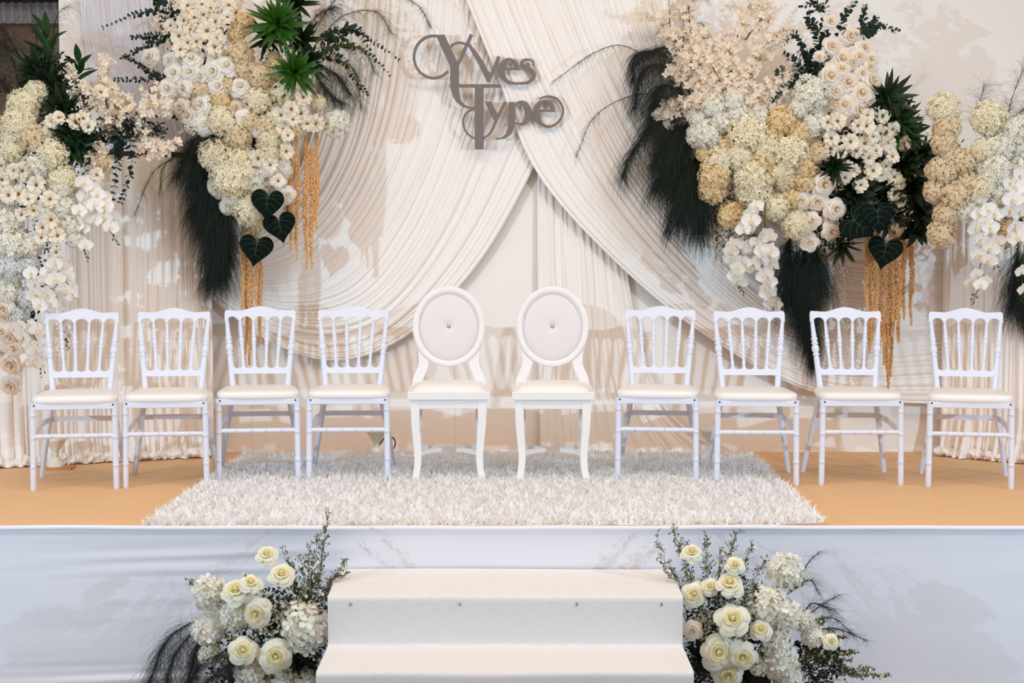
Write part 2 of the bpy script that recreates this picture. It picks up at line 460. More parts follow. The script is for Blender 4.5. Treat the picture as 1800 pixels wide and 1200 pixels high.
for i in range(NS):
    s = i/(NS-1); x, y = rug_xy(s, 0); z = rug_z(s, 0)
    pts += [(x, y-.002, 0.001), (x, y-.002, z)]
mb.grid(pts, NS, 2); obj('edge_binding', mb.mesh('edge_binding', 'rug_back'), rug)
rn = np.random.default_rng(5); NB = 70000
sv = rn.random(NB); tv = rn.random(NB)
V = np.zeros((NB, 5, 3)); 
for k in range(NB):
    s, t = float(sv[k]), float(tv[k])
    x, y = rug_xy(s, t); V[k, :, 0] = x; V[k, :, 1] = y; V[k, :, 2] = rug_z(s, t)
cl = np.array([nz(float(a_)*34, float(b_)*26, 1)*3.5 for a_, b_ in zip(sv, tv)])
ang = cl*2.2+rn.normal(0, 1.1, NB); ln = .040*(.5+.8*rn.random(NB)); lean = .5+.95*rn.random(NB); wd = .0026+.0030*rn.random(NB)
dx, dy = np.cos(ang), np.sin(ang)
mid = ln*.55; hx = np.sin(lean*.6); hz = np.cos(lean*.6); tx = np.sin(lean*1.25); tz = np.cos(lean*1.25)
for a_, sg in ((0, -1), (1, 1)):
    V[:, a_, 0] += -dy*wd*sg; V[:, a_, 1] += dx*wd*sg
for a_, sg in ((2, 1), (3, -1)):
    V[:, a_, 0] += dx*mid*hx-dy*wd*sg*1.1; V[:, a_, 1] += dy*mid*hx+dx*wd*sg*1.1; V[:, a_, 2] += mid*hz
V[:, 4, 0] += dx*(mid*hx+ln*.5*tx); V[:, 4, 1] += dy*(mid*hx+ln*.5*tx); V[:, 4, 2] += mid*hz+ln*.5*tz
# keep the pile above the deck
V[:, :, 2] = np.maximum(V[:, :, 2], .003)
def np_mesh(name, V, faces_q, faces_t, m):
    """V (N,k,3) blades; faces per blade"""
    N, k, _ = V.shape
    me = bpy.data.meshes.new(name); me.vertices.add(N*k); me.vertices.foreach_set('co', V.reshape(-1).astype(np.float32))
    loops = []; starts = []; tot = 0
    base = (np.arange(N)*k)[:, None]
    per = list(faces_q)+list(faces_t)
    flat = np.concatenate([base+np.array(f)[None, :] for f in per], axis=1).reshape(-1)
    lens = [len(f) for f in per]; off = np.cumsum([0]+lens[:-1]); L_ = sum(lens)
    st_ = (np.arange(N)*L_)[:, None]+off[None, :]
    me.loops.add(len(flat)); me.loops.foreach_set('vertex_index', flat.astype(np.int32))
    me.polygons.add(N*len(per)); me.polygons.foreach_set('loop_start', st_.reshape(-1).astype(np.int32))
    me.materials.append(MATS[m]); me.update(calc_edges=True); me.validate()
    return me
pile = obj('pile', np_mesh('pile', V, [(0,1,2,3)], [(3,2,4)], 'shag'), rug); pile['kind'] = 'stuff'

# ------------------------------------------------------------------ chairs
def rings(r, zs, up=.0022):
    out = []
    for z in zs: out += [(z-.030, r), (z-.009, r), (z-.004, r+up), (z, r*.93), (z+.004, r+up), (z+.009, r), (z+.030, r)]
    return out
def napoleon(label, loc, rz):
    t = thing('napoleon_chair', label, 'chair', loc, rz, 'white napoleon chairs on the stage')
    # cushion
    mb = MB(); pts = []; N = 48
    lay = [(.402,.0),(.402,.95),(.407,.99),(.416,1.0),(.427,1.0),(.434,.975),(.439,.92),(.442,.8),(.444,.5),(.445,.02)]
    for k in range(N):
        a = 2*math.pi*k/N; c, s = math.cos(a), math.sin(a); e = .36
        x = math.copysign(abs(c)**e, c); y = math.copysign(abs(s)**e, s)
        wdt = .206 if y < 0 else .206-.03*abs(y)
        for (z, q) in lay: pts.append((x*(.203-.016*(y+1))*q, -.012+y*.2*q, z))
    mb.grid(pts, N, len(lay), close_u=True); obj('cushion', mb.mesh('cushion', 'seat_cream'), t)
    # seat frame
    mb = MB()
    mb.box((-.185,-.203,.376), (.185,-.178,.404)); mb.box((-.150,.150,.376), (.150,.172,.404))
    mb.sweep([(-.182,-.19,.390),(-.140,.16,.390)], [(.02,.03)]*2); mb.sweep([(.182,-.19,.390),(.140,.16,.390)], [(.02,.03)]*2)
    bevel(obj('seat_frame', mb.mesh('seat_frame', 'chair_white', False), t), .003)
    for s in (-1, 1):
        mb = MB(); pr_ = [(0,.0115),(.02,.0135)]+rings(.0142,(.27,.60,.86))+[(.97,.0145),(1,.016)]
        mb.lathe((s*.188,-.192,0),(s*.184,-.190,.404), pr_, 12); obj('front_leg', mb.mesh('front_leg', 'chair_white'), t)
        mb = MB()
        mb.tube([(s*.203,.250,0),(s*.182,.214,.14),(s*.155,.182,.29),(s*.137,.168,.41),(s*.135,.168,.445)], [.0125,.0135,.0145,.015,.015], 10)
        obj('rear_leg', mb.mesh('rear_leg', 'chair_white'), t)
        mb = MB(); a = Vector((s*.135,.168,.430)); b = Vector((s*.168,.252,.785))
        pr_ = [(0,.0165),(.05,.0155),(.30,.0145),(.40,.014),(.42,.0145),(.44,.010),(.455,.0165),(.475,.0165),(.49,.0105),(.51,.0175),(.55,.0185),(.58,.0165),(.595,.0105),(.61,.0165),(.63,.0165),(.645,.0105),(.665,.0160),(.69,.0160),(.71,.0105),(.73,.0145),(.75,.0115),(.95,.0090),(1,.011)]
        mb.lathe(a, b, pr_, 12); obj('back_post', mb.mesh('back_post', 'chair_white'), t)
        # side stretcher: flat curved band
        mb = MB(); mb.sweep([(s*.186,-.19,.250),(s*.183,-.08,.262),(s*.176,.06,.282),(s*.156,.185,.292)], [(.010,.024)]*4)
        obj('side_stretcher', mb.mesh('side_stretcher', 'chair_white', False), t)
    yb = lambda z: .168+(z-.44)*.243
    def plate(x0, x1, top, bot, th, name):
        mb = MB(); n = 80; pts = []
        for i in range(n+1):
            x = x0+(x1-x0)*i/n; zt, zb = top(x), bot(x)
            for (z, d) in ((zb,-1),(zt,-1),(zt,1),(zb,1),(zb,-1)): pts.append((x, yb(z)+d*th/2-.02*(1-(x/.19)**2)*0, z))
        mb.grid(pts, n+1, 5)
        mb.add([pts[k] for k in range(4)], [(0,1,2,3)]); mb.add([pts[n*5+k] for k in range(4)], [(3,2,1,0)])
        o = obj(name, mb.mesh(name, 'chair_white', False), t); bevel(o, .003)
    tops = [-.168,-.102,-.035,.035,.102,.168]; bots = [-.138,-.083,-.028,.028,.083,.138]
    def arch(x, xs, z0, dz):
        for a, b in zip(xs, xs[1:]):
            if a <= x <= b:
                c = (a+b)/2; hw = (b-a)/2-.006; q = abs(x-c)/hw
                return z0+dz*(math.sqrt(max(0, 1-q*q)) if q < 1 else 0)
        return z0
    plate(-.176,.176, lambda x: .806+.022*max(0, math.cos(min(abs(x)/.100, 1)*math.pi/2))**1.5+.004*max(0,(abs(x)-.11)/.066)-.010*max(0,(abs(x)-.168)/.008)**2,
          lambda x: arch(x, tops, .756, .022), .022, 'top_rail')
    plate(-.140,.140, lambda x: .538-arch(x, bots, 0, .016), lambda x: .495, .018, 'lower_rail')
    for k in range(1, 5):
        mb = MB(); a = (bots[k], yb(.53), .530); b = (tops[k], yb(.772), .772)
        pr_ = [(0,.0105),(.06,.0078),(.10,.0105),(.13,.0072),(.25,.0080),(.40,.0092),(.42,.0072),(.44,.0118),(.47,.0118),(.49,.0078),(.52,.0125),(.57,.0130),(.60,.0078),(.62,.0118),(.65,.0118),(.67,.0074),(.70,.0102),(.76,.0078),(.92,.0070),(1,.0095)]
        mb.lathe(a, b, pr_, 8); obj('spindle', mb.mesh('spindle', 'chair_white'), t)
    mb = MB(); mb.lathe((-.186,-.191,.252),(.186,-.191,.252), [(0,.010)]+rings(.0112,(.22,.42,.60,.80))+[(1,.010)], 10)
    obj('front_stretcher', mb.mesh('front_stretcher', 'chair_white'), t)
    mb = MB(); mb.sweep([(-.160,.186,.292),(-.08,.195,.292),(0,.198,.292),(.08,.195,.292),(.160,.186,.292)], [(.024,.010)]*5, xax=Vector((0,0,1)))
    obj('rear_stretcher', mb.mesh('rear_stretcher', 'chair_white', False), t)
    for s in (-1, 1):
        mb = MB(); mb.lathe((s*.178,-.2045,.397),(s*.178,-.2005,.397), [(0,.0045),(1,.0045)], 8); obj('screw', mb.mesh('screw', 'dark'), t)
    return t
def louis(label, loc, rz):
    t = thing('round_back_chair', label, 'chair', loc, rz, 'round backed chairs in the middle of the stage')
    W = 'louis_white'
    mb = MB(); mb.box((-.196,-.205,.398),(.196,.19,.438)); bevel(obj('seat_box', mb.mesh('seat_box', W, False), t), .004)
    mb = MB(); n = 22; pts = []
    for i in range(n):
        for j in range(n):
            x, y = 2*i/(n-1)-1, 2*j/(n-1)-1
            e = (1-abs(x)**4)*(1-abs(y)**4)
            pts.append((x*.180, y*.185-.005, .430+.042*max(0, e)**.45))
    mb.grid(pts, n, n); obj('cushion', mb.mesh('cushion', 'seat_cream'), t)
    mb = MB(); mb.box((-.178,-.190,.354),(.178,-.165,.400)); mb.box((-.17,.15,.354),(.17,.172,.400))
    mb.box((-.178,-.19,.354),(-.153,.17,.400)); mb.box((.153,-.19,.354),(.178,.17,.400))
    bevel(obj('apron', mb.mesh('apron', W, False), t), .003)
    for s in (-1, 1):
        mb = MB(); pth = catmull([(s*.158,-.172,.40),(s*.160,-.176,.34),(s*.157,-.178,.26),(s*.148,-.178,.15),(s*.150,-.184,.07),(s*.163,-.198,0)], 14)
        mb.sweep(pth, [(.044-.014*i/13, .040-.010*i/13) for i in range(14)]); bevel(obj('front_leg', mb.mesh('front_leg', W, False), t), .004)
        mb = MB(); pth = catmull([(s*.150,.160,.40),(s*.150,.162,.25),(s*.152,.180,.10),(s*.156,.205,0)], 10)
        mb.sweep(pth, [(.034-.006*i/9, .034-.006*i/9) for i in range(10)]); bevel(obj('rear_leg', mb.mesh('rear_leg', W, False), t), .004)
        # curved arm from the seat to the oval
        mb = MB(); pth = catmull([(s*.160,.165,.41),(s*.158,.166,.455),(s*.143,.168,.495),(s*.126,.172,.54),(s*.124,.178,.60),(s*.136,.184,.65)], 16)
        mb.sweep(pth, [(.050,.026)]*8+[(.050+.002*i,.024) for i in range(8)]); bevel(obj('back_support', mb.mesh('back_support', W, False), t), .004)
    # stretchers: two arcs touching in the middle
    for y0, yc, n_ in ((-.178, -.02, 'front_stretcher'), (.185, .0, 'rear_stretcher')):
        mb = MB(); pth = catmull([(-.150,y0,.135),(-.10,y0+(yc-y0)*.65,.138),(0,yc,.140),(.10,y0+(yc-y0)*.65,.138),(.150,y0,.135)], 21)
        mb.sweep(pth, [(.020,.020)]*21, xax=Vector((0,0,1))); obj(n_, mb.mesh(n_, W, False), t)
    # oval frame
    zc, rx_, rz_ = .730, .181, .2
    yb = lambda z: .168+(z-.55)*.10
    mb = MB(); pts = []; N = 64
    prof_ = [(0,-.012),(0,.012),(.006,.016),(.022,.016),(.030,.012),(.034,.006),(.036,-.012),(0,-.012)]
    for k in range(N):
        a = 2*math.pi*k/N
        for (d, hh) in prof_:
            x = (rx_-d)*math.cos(a); z = zc+(rz_-d)*math.sin(a); pts.append((x, yb(z)-hh, z))
    mb.grid(pts, N, len(prof_), close_u=True); obj('oval_frame', mb.mesh('oval_frame', W), t)
    mb = MB(); pts = []; NR = 14
    for k in range(N):
        a = 2*math.pi*k/N
        for j in range(NR):
            q = j/(NR-1); x = (rx_-.032)*q*math.cos(a); z = zc+(rz_-.032)*q*math.sin(a)
            hh = .004+.020*math.sqrt(max(0, 1-q*q))*(1-.75*math.exp(-(q/.13)**2))
            pts.append((x, yb(z)-hh, z))
    mb.grid(pts, N, NR, close_u=True); pad = obj('back_pad', mb.mesh('back_pad', 'louis_pad'), t)
    mb = MB(); pp = [((rx_-.036)*math.cos(a), yb(zc+(rz_-.036)*math.sin(a))-.011, zc+(rz_-.036)*math.sin(a)) for a in [2*math.pi*k/64 for k in range(65)]]
    mb.tube(pp, .0035, 6); obj('piping', mb.mesh('piping', 'louis_pad'), pad)
    mb = MB(); y = yb(zc)-.008; mb.lathe((0,y,zc),(0,y-.010,zc), [(0,.010),(.5,.010),(.8,.008),(1,.003)], 10); obj('button', mb.mesh('button', 'chrome'), pad)
    # back of the pad
    mb = MB(); mb.lathe((0, yb(zc)+.010, zc),(0, yb(zc)+.0, zc), [(0,.148),(1,.148)], 40); obj('back_cover', mb.mesh('back_cover', 'louis_pad'), t)
    return t
def chair_pose(lp, rp, zl=0):
    a = floor_pt(*lp, z=H+zl); b = floor_pt(*rp, z=H+zl); m = (a+b)/2; d = b-a
    rz = math.atan2(d.y, d.x); c = Vector((math.sin(rz)*-.19*-1*-1, 0, 0))
    off = Vector((-math.sin(rz), math.cos(rz), 0))*.192
    return Vector((m.x+off.x, m.y+off.y, H+.0)), rz
NAP = [((61.5,863),(202,858), 'white chair in front of the curtain screen below the hanging orchids'),
       ((225,859),(359,853), 'white chair standing half on the rug below the slim eucalyptus sprigs'),
       ((389,851),(520,849), 'white chair in front of the hanging golden strands and three heart leaves'),
       ((548,849),(677,848), 'white chair beside the round backed chair, before the left swag hem'),
       ((1090,847),(1219,849), 'white chair beside the round backed chair in front of the drape tail'),
       ((1265,850),(1395,855), 'white chair at the rug edge below the white orchid spray'),
       ((1446,851),(1581,853), 'chipped white chair in front of the long golden strands'),
       ((1633,854),(1776,860), 'white chair in front of the white curtain screen below two orchid sprays')]
YAW = [R_(9.5), R_(6), R_(7), R_(2), R_(-7), R_(-3), R_(-1), R_(-12)]
first = None
for k, (l, r, lab) in enumerate(NAP):
    loc, rz = chair_pose(l, r)
    m = (floor_pt(*l)+floor_pt(*r))/2; rz = YAW[k]
    loc = Vector((m.x-math.sin(rz)*.192, m.y+math.cos(rz)*.192, H+(.004 if k in (2, 3, 4) else 0)))
    lab = lab.replace('white chair', 'white spindle back chair')
    if first is None: first = napoleon(lab, loc, rz)
    else: dup(first, loc, rz, lab)
l0 = None
for l, r, lab, yw in (((727,850),(851,850), 'cream round backed chair next to the spindle chair by the left swag', R_(2)),
                      ((910,850),(1034,851), 'cream round backed chair in front of the drape tail', R_(-1))):
    m = (floor_pt(*l)+floor_pt(*r))/2; loc = Vector((m.x-math.sin(yw)*.195, m.y+math.cos(yw)*.195, H+.004))
    if l0 is None: l0 = louis(lab, loc, yw)
    else: dup(l0, loc, yw, lab)

# ------------------------------------------------------------------ sign
sg = thing('name_sign', 'grey brown cut-out lettering sign hung on the cream swags', 'sign', P(860, 140, Y_W-.14))
Y_S = Y_W-.138
def S(cx, cy, off=0): return P(700+cx*.2250, 20+cy*.2250, Y_S-off)
def ribbon(pts, n=40):
    c = catmull([(p[0], p[1], p[2]*1.0) for p in pts], n); L_, R2 = [], []
    for i in range(n):
        a = c[max(i-1, 0)]; b = c[min(i+1, n-1)]; d = np.array([b[0]-a[0], b[1]-a[1]]); d = d/max(1e-6, np.linalg.norm(d))
        nx, ny = -d[1], d[0]; hw = c[i][2]/2
        L_.append((c[i][0]+nx*hw, c[i][1]+ny*hw)); R2.append((c[i][0]-nx*hw, c[i][1]-ny*hw))
    return L_, R2
def letter(strokes):
    mb = MB(); dpt = .018
    for k, s in enumerate(strokes):
        o_ = .0004*k
        if s[0] == 'poly': L_, R2 = s[1], s[2]
        else: L_, R2 = ribbon(s, 14*len(s))
        n = len(L_); pts = []
        for (l, r) in zip(L_, R2):
            f1, f2 = S(*l, o_), S(*r, o_); b1, b2 = f1+Vector((0, dpt, 0)), f2+Vector((0, dpt, 0))
            pts += [f1, f2, b2, b1, f1]
        mb.grid([p-sg.location for p in pts], n, 5)
        mb.add([p-sg.location for p in pts[:4]], [(0,1,2,3)]); mb.add([p-sg.location for p in pts[-5:-1]], [(3,2,1,0)])
    obj('letter', mb.mesh('letter', 'sign', False), sg)
el = lambda cx, cy, rx_, ry, a0, a1, w_, n=14: [(cx+rx_*math.cos(R_(a0+(a1-a0)*i/(n-1))), cy-ry*math.sin(R_(a0+(a1-a0)*i/(n-1))), w_) for i in range(n)]
letter([el(275, 355, 152, 165, 82, 318, 21, 18),
        ('poly', [(292,182),(345,300),(405,430),(405,520),(408,600),(425,660),(455,710),(505,747),(560,760),(600,760)],
                 [(362,182),(420,305),(475,415),(475,520),(475,600),(480,660),(492,700),(520,730),(560,744),(600,744)]),
        [(462,425,20),(505,330,25),(572,180,29)]])
letter([el(480, 320, 88, 76, 150, 45, 17, 8), ('poly', [(535,250),(580,330),(625,410),(665,490),(697,556)], [(560,250),(615,320),(665,390),(700,460),(730,490)]),
        [(705,552,18),(740,470,24),(786,350,26)]])
letter([[(825,447,17),(880,447,17),(942,447,17)],
        [(922,452,40),(915,405,34),(880,375,20),(845,380,28),(815,420,48),(808,475,52),(825,520,40),(865,551,24),(910,561,18),(975,562,18)]])
letter([[(1060,424,12),(1050,390,14),(1010,374,15),(972,388,24),(968,415,30),(1000,440,36),(1040,465,40),(1058,500,38),(1035,540,26),(990,558,19),(930,562,17)]])
letter([('poly', [(470,568),(803,568)], [(470,592),(803,592)]), ('poly', [(597,570),(597,1077)], [(668,570),(668,1077)]),
        [(600,760,16),(545,782,16),(512,830,16),(508,880,16),(530,940,16),(575,982,16),(605,990,14)]])
letter([('poly', [(676,704),(705,770),(735,830),(762,872)], [(728,704),(755,760),(775,800),(790,830)]),
        [(838,705,26),(805,770,25),(770,840,24),(735,920,20),(705,965,17),(660,990,14)]])
letter([('poly', [(862,708),(862,780),(862,850),(857,910),(838,960),(805,985),(757,990)], [(914,708),(914,780),(914,850),(908,905),(885,955),(840,992),(762,1003)]),
        [(912,735,8),(940,712,22),(985,722,44),(1012,770,54),(1014,810,56),(1000,850,44),(965,880,24),(912,868,8)]])
letter([[(1098,774,17),(1160,774,17),(1226,774,17)],
        [(1207,778,38),(1200,735,34),(1165,700,18),(1125,705,26),(1090,740,46),(1078,790,56),(1090,840,48),(1120,880,28),(1175,900,20),(1230,880,18),(1272,835,18),(1288,780,18),(1275,725,18),(1235,680,18),(1180,664,18),(1135,670,15),(1102,686,12)]])
for cx, cy in ((440, 560), (640, 700), (900, 540), (1000, 800), (1180, 890), (200, 480)):   # stand-off pegs to the wall
    p = S(cx, cy); mb = MB(); mb.lathe((0, 0.012, 0), (0, .09, 0), [(0,.006),(1,.006)], 8); obj('stand_off', mb.mesh('stand_off', 'lamp_white'), sg, p-sg.location)

# ------------------------------------------------------------------ floor spot lamps (switched off)
def lamp(px, py, Y, label, board=False, cable=True):
    base = P(px, py, Y); base.z = H
    t = thing('floor_spot_lamp', label, 'lamp', base, 0, 'floor spot lamps behind the chairs')
    z0 = 0
    mb = MB(); mb.lathe((0,0,z0),(0,0,z0+.05), [(0,.045),(.3,.045),(.35,.036),(.8,.026),(1,.018)], 20); obj('base', mb.mesh('base', 'lamp_white'), t)
    mb = MB(); mb.lathe((0,0,z0+.05),(0,0,z0+.075), [(0,.014),(.3,.018),(.5,.015),(.7,.018),(1,.016)], 16); obj('socket', mb.mesh('socket', 'lamp_white'), t)
    mb = MB(); mb.lathe((0,0,z0+.072),(0,0,z0+.150), [(0,.017),(.1,.020),(.75,.054),(.8,.058),(.97,.059),(1,.054)], 24); obj('reflector_bulb', mb.mesh('reflector_bulb', 'lamp_white'), t)
    if cable:
        mb = MB(); mb.tube(catmull([(.014,.0,.06),(.045,.0,.10),(.085,.01,.10),(.10,.02,.07),(.085,.03,.03),(.06,.04,.006)], 24), .0035, 6); obj('cable', mb.mesh('cable', 'cable'), t)
    return t
lamp(662, 790, 8.52, 'white floor spot lamp with black cable behind the spindle chair by the left swag')
lamp(1248, 786, 8.55, 'white floor spot lamp behind the white chair at the rug edge', cable=False)
for o in bpy.data.objects:
    if o.name.startswith('floor_spot_lamp'): o.location.z = H+.004
w0 = floor_pt(103, 824); 
mb = MB(); mb.box((-.075,-.05,0),(.075,.05,.014)); wb = obj('wooden_board', mb.mesh('wooden_board', 'wood', False), None, Vector((w0.x, w0.y+.0, H)))
tag(wb, 'small wooden board on the deck under a white floor lamp', 'board')
t = lamp(98, 812, w0.y+.0, 'white floor spot lamp on a wooden board by the curtain ruffle', cable=False); t.location.z = H+.014
for px in (520, 640):
    q = floor_pt(px-12, 797); mb = MB(); mb.box((-.035,-.012,0),(.035,.012,.010)); o = obj('plug_block', mb.mesh('plug_block', 'dark', False), None, (q.x, Y_W-.10, H)); bevel(o, .003)
    tag(o, 'small black plug block at the backdrop foot behind the chair by the golden strands' if px == 520 else 'small black plug block at the backdrop foot beside a white floor spot lamp', 'plug')

# ------------------------------------------------------------------ flower meshes (unit radius, facing +Z)
def rose_meshes(seed, mo, mh):
    r = random.Random(seed)
    layers = [(3,.15,.17,.50,74,.02,0),(4,.16,.27,.50,66,.04,0),(4,.17,.39,.46,60,.07,0),(5,.18,.54,.38,54,.12,0),(5,.2,.80,.20,50,.2,1),(5,.2,1.0,-.02,46,.26,1),(5,.2,1.08,-.22,42,.28,1)]
    A, B = MB(), MB()
    for (n, r0, r1, z1, dphi, curl, who) in layers:
        ph0 = r.uniform(0, 360)
        for k in range(n):
            ph = ph0+360*k/n+r.uniform(-9, 9); sc = r.uniform(.9, 1.08); tip = r.uniform(-.05, .06); pts = []
            for i in range(6):
                u = -1+2*i/5
                for j in range(6):
                    v = j/5; ve = v*(1-.13*u*u*v)
                    rr = (r0+(r1*sc-r0)*ve**.85)+curl*.55*max(0, v-.72)/.28
                    zz = -.32+(z1+.32+tip)*math.sin(ve*math.pi/2)**.9-curl*1.1*max(0, v-.7)**2/.09*.8
                    rr *= 1+.03*u*(1 if k % 2 else -1)
                    a = R_(ph+u*dphi*(1-.25*v*v*abs(u)))
                    rf = curl*.22*v*v*math.sin(u*2.6+k*1.7)
                    tipx = 1+.10*max(0, v-.6)/.4*(1-abs(u))*(curl > .1)
                    pts.append((rr*tipx*math.cos(a), rr*tipx*math.sin(a), zz+.02*u*u*v+rf))
            (B if who == 0 else A).grid(pts, 6, 6)
    pts = []
    for i in range(12):
        a = 2*math.pi*i/12
        for j in range(6):
            b = -.6+(math.pi/2+.6)*j/5; w_ = 1+.10*math.sin(a*3+j*.9)
            pts.append((.19*w_*math.cos(b)*math.cos(a), .19*w_*math.cos(b)*math.sin(a), .30+.20*math.sin(b)))
    B.grid(pts, 12, 6, close_u=True)
    return A.mesh('rose', mo), B.mesh('heart', mh)
def calyx_mesh():
    mb = MB()
    for k in range(5):
        a = 2*math.pi*k/5; c, s = math.cos(a), math.sin(a); t = (-s, c)
        mb.add([(0,0,-.4),(.25*c+.12*t[0],.25*s+.12*t[1],-.42),(.62*c,.62*s,-.5),(.25*c-.12*t[0],.25*s-.12*t[1],-.42)], [(0,1,2,3)])
    mb.tube([(0,0,-.35),(0,0,-.8),(0,.05,-1.5)], [.1,.07,.06], 5)
    return mb.mesh('calyx', 'calyx')
def hyd_mesh(seed, n, fs, mp, mc, zmin=-.45, lumpy=.07, hi=False):
    r = random.Random(seed); mb = MB()
    mb_pts = []
    N = 14
    for i in range(N):
        a = 2*math.pi*i/N
        for j in range(8):
            b = -math.pi/2+math.pi*j/7; mb_pts.append((.78*math.cos(b)*math.cos(a), .78*math.cos(b)*math.sin(a), .78*math.sin(b)))
    mb.grid(mb_pts, N, 8, 1, close_u=True)
    for k in range(n):
        z = 1-(1-zmin)*(k+.5)/n; ph = k*2.39996+r.uniform(-.25, .25); q = math.sqrt(max(0, 1-z*z))
        d = Vector((q*math.cos(ph), q*math.sin(ph), z)); d = (d+Vector((r.gauss(0,.06), r.gauss(0,.06), r.gauss(0,.06)))).normalized()
        pos = d*(1-fs*.3+r.uniform(-lumpy, lumpy)); nrm = (d+Vector((r.gauss(0,.28), r.gauss(0,.28), r.gauss(0,.28)))).normalized()
        qt = nrm.to_track_quat('Z', 'Y') @ Quaternion((0,0,1), r.uniform(0, 6.28)); s = fs*r.uniform(.8, 1.15); cup = r.uniform(.05, .4)
        for p in range(4):
            a = p*math.pi/2+r.uniform(-.12, .12); c_, s_ = math.cos(a), math.sin(a)
            def pt(l, w_, h): return pos+qt @ Vector(((l*c_-w_*s_)*s, (l*s_+w_*c_)*s, h*s))
            if hi:
                mb.add([pt(.06,0,0), pt(.35,.30,cup*.3), pt(.75,.40,cup*.8), pt(1.02,.16,cup*1.0), pt(1.02,-.16,cup*1.0), pt(.75,-.40,cup*.8), pt(.35,-.30,cup*.3), pt(.6,0,cup*.35)],
                       [(0,7,1),(1,7,2),(2,7,3),(3,7,4),(4,7,5),(5,7,6),(6,7,0)])
            else:
                mb.add([pt(.05,0,0), pt(.5,.38,cup*.5), pt(.98,.22,cup), pt(.98,-.22,cup), pt(.5,-.38,cup*.5)], [(0,1,2,3,4)])
        c0 = pos+nrm*s*.10
        mb.add([c0+qt @ Vector((s*.11*math.cos(t), s*.11*math.sin(t), 0)) for t in (0, 1.57, 3.14, 4.71)], [(0,1,2,3)], 1)
    return mb.mesh('hydrangea', [mp, mc], smooth=False)
def daisy_meshes(seed):
    r = random.Random(seed); A = MB()
    for L_, (n, ln, zt) in enumerate(((10, 1.05, .0),(9, .9, .25))):
        for k in range(n):
            a = 2*math.pi*(k+.5*L_)/n+r.uniform(-.1, .1); ln2 = ln*r.uniform(.88, 1.08); dz = zt+r.uniform(-.12, .18); c, s = math.cos(a), math.sin(a); pts = []
            for i in range(4):
                u = -1+2*i/3
                for j in range(4):
                    v = j/3; w_ = .28*math.sin(min(1, .15+v*.75)*math.pi/2)*(1 if v < .9 else .8)
                    l = .14+(ln2-.14)*v-(.08*abs(u) if j == 3 else 0)-(.07 if (j == 3 and abs(u) < .5) else 0)*0
                    z = dz*math.sin(v*1.9)+.07*u*u-.02+.07*v*math.sin(k*2.3+u*2)
                    pts.append((l*c-u*w_*s, l*s+u*w_*c, z))
            A.grid(pts, 4, 4)
    B = MB(); pts = []
    for i in range(10):
        a = 2*math.pi*i/10
        for j in range(4):
            b = math.pi/2*j/3; pts.append((.17*math.cos(b)*math.cos(a), .17*math.cos(b)*math.sin(a), .06+.14*math.sin(b)))
    B.grid(pts, 10, 4, close_u=True)
    return A.mesh('daisy', 'daisy'), B.mesh('flower_center', 'daisy_center')
def orchid_meshes(seed):
    r = random.Random(seed); A = MB()
    def petal(ang, ln, wd_, z0, bow, mbx, mi=0, n=6):
        a = R_(ang); c, s = math.cos(a), math.sin(a); pts = []
        for i in range(n):
            u = -1+2*i/(n-1)
            for j in range(n):
                v = j/(n-1); w_ = wd_*math.sqrt(max(.02, 1-(2*(v**.8)-1)**2)) if v > 0 else .06
                l = ln*v; z = z0+bow*(v*v-.3*v)+.10*u*u*v
                pts.append((l*c-u*w_*s, l*s+u*w_*c, z))
        mbx.grid(pts, n, n, mi)
    for a_ in (90, 222, 318): petal(a_+r.uniform(-5,5), .95, .30, -.04, r.uniform(-.1,.15), A)
    for a_ in (8, 172): petal(a_+r.uniform(-6,6), 1.0, .56, .04, r.uniform(-.05,.25), A)
    B = MB()
    petal(270, .34, .10, .08, .25, B); petal(225, .2, .07, .08, .3, B); petal(315, .2, .07, .08, .3, B)
    B.lathe((0,0,.02),(0,.05,.24), [(0,.04),(.6,.06),(1,.03)], 6)
    return A.mesh('orchid_flower', 'orchid'), B.mesh('lip', 'orchid_lip')
ROSE = {k: [rose_meshes(s+10*i, a_, b_) for s in range(3)] for i, (k, a_, b_) in enumerate((('w','rose_white','rose_white_heart'),('p','rose_peach','rose_peach_heart'),('t','rose_tan','rose_tan'),('y','rose_yellow','rose_yellow_heart')))}
CALYX = calyx_mesh()
HYD = {}
for i, k in enumerate(('white','cream','gold','tan','cool')): HYD[k] = [hyd_mesh(40+i*5+s, 210, .185, 'hyd_'+k, 'hydc_'+k) for s in range(3)]
HYDB = [hyd_mesh(90+s, 62, .36, 'hyd_white', 'hydc_white', lumpy=.10, hi=True) for s in range(3)]
DAISY = [daisy_meshes(s) for s in range(4)]
ORCH = [orchid_meshes(s) for s in range(4)]

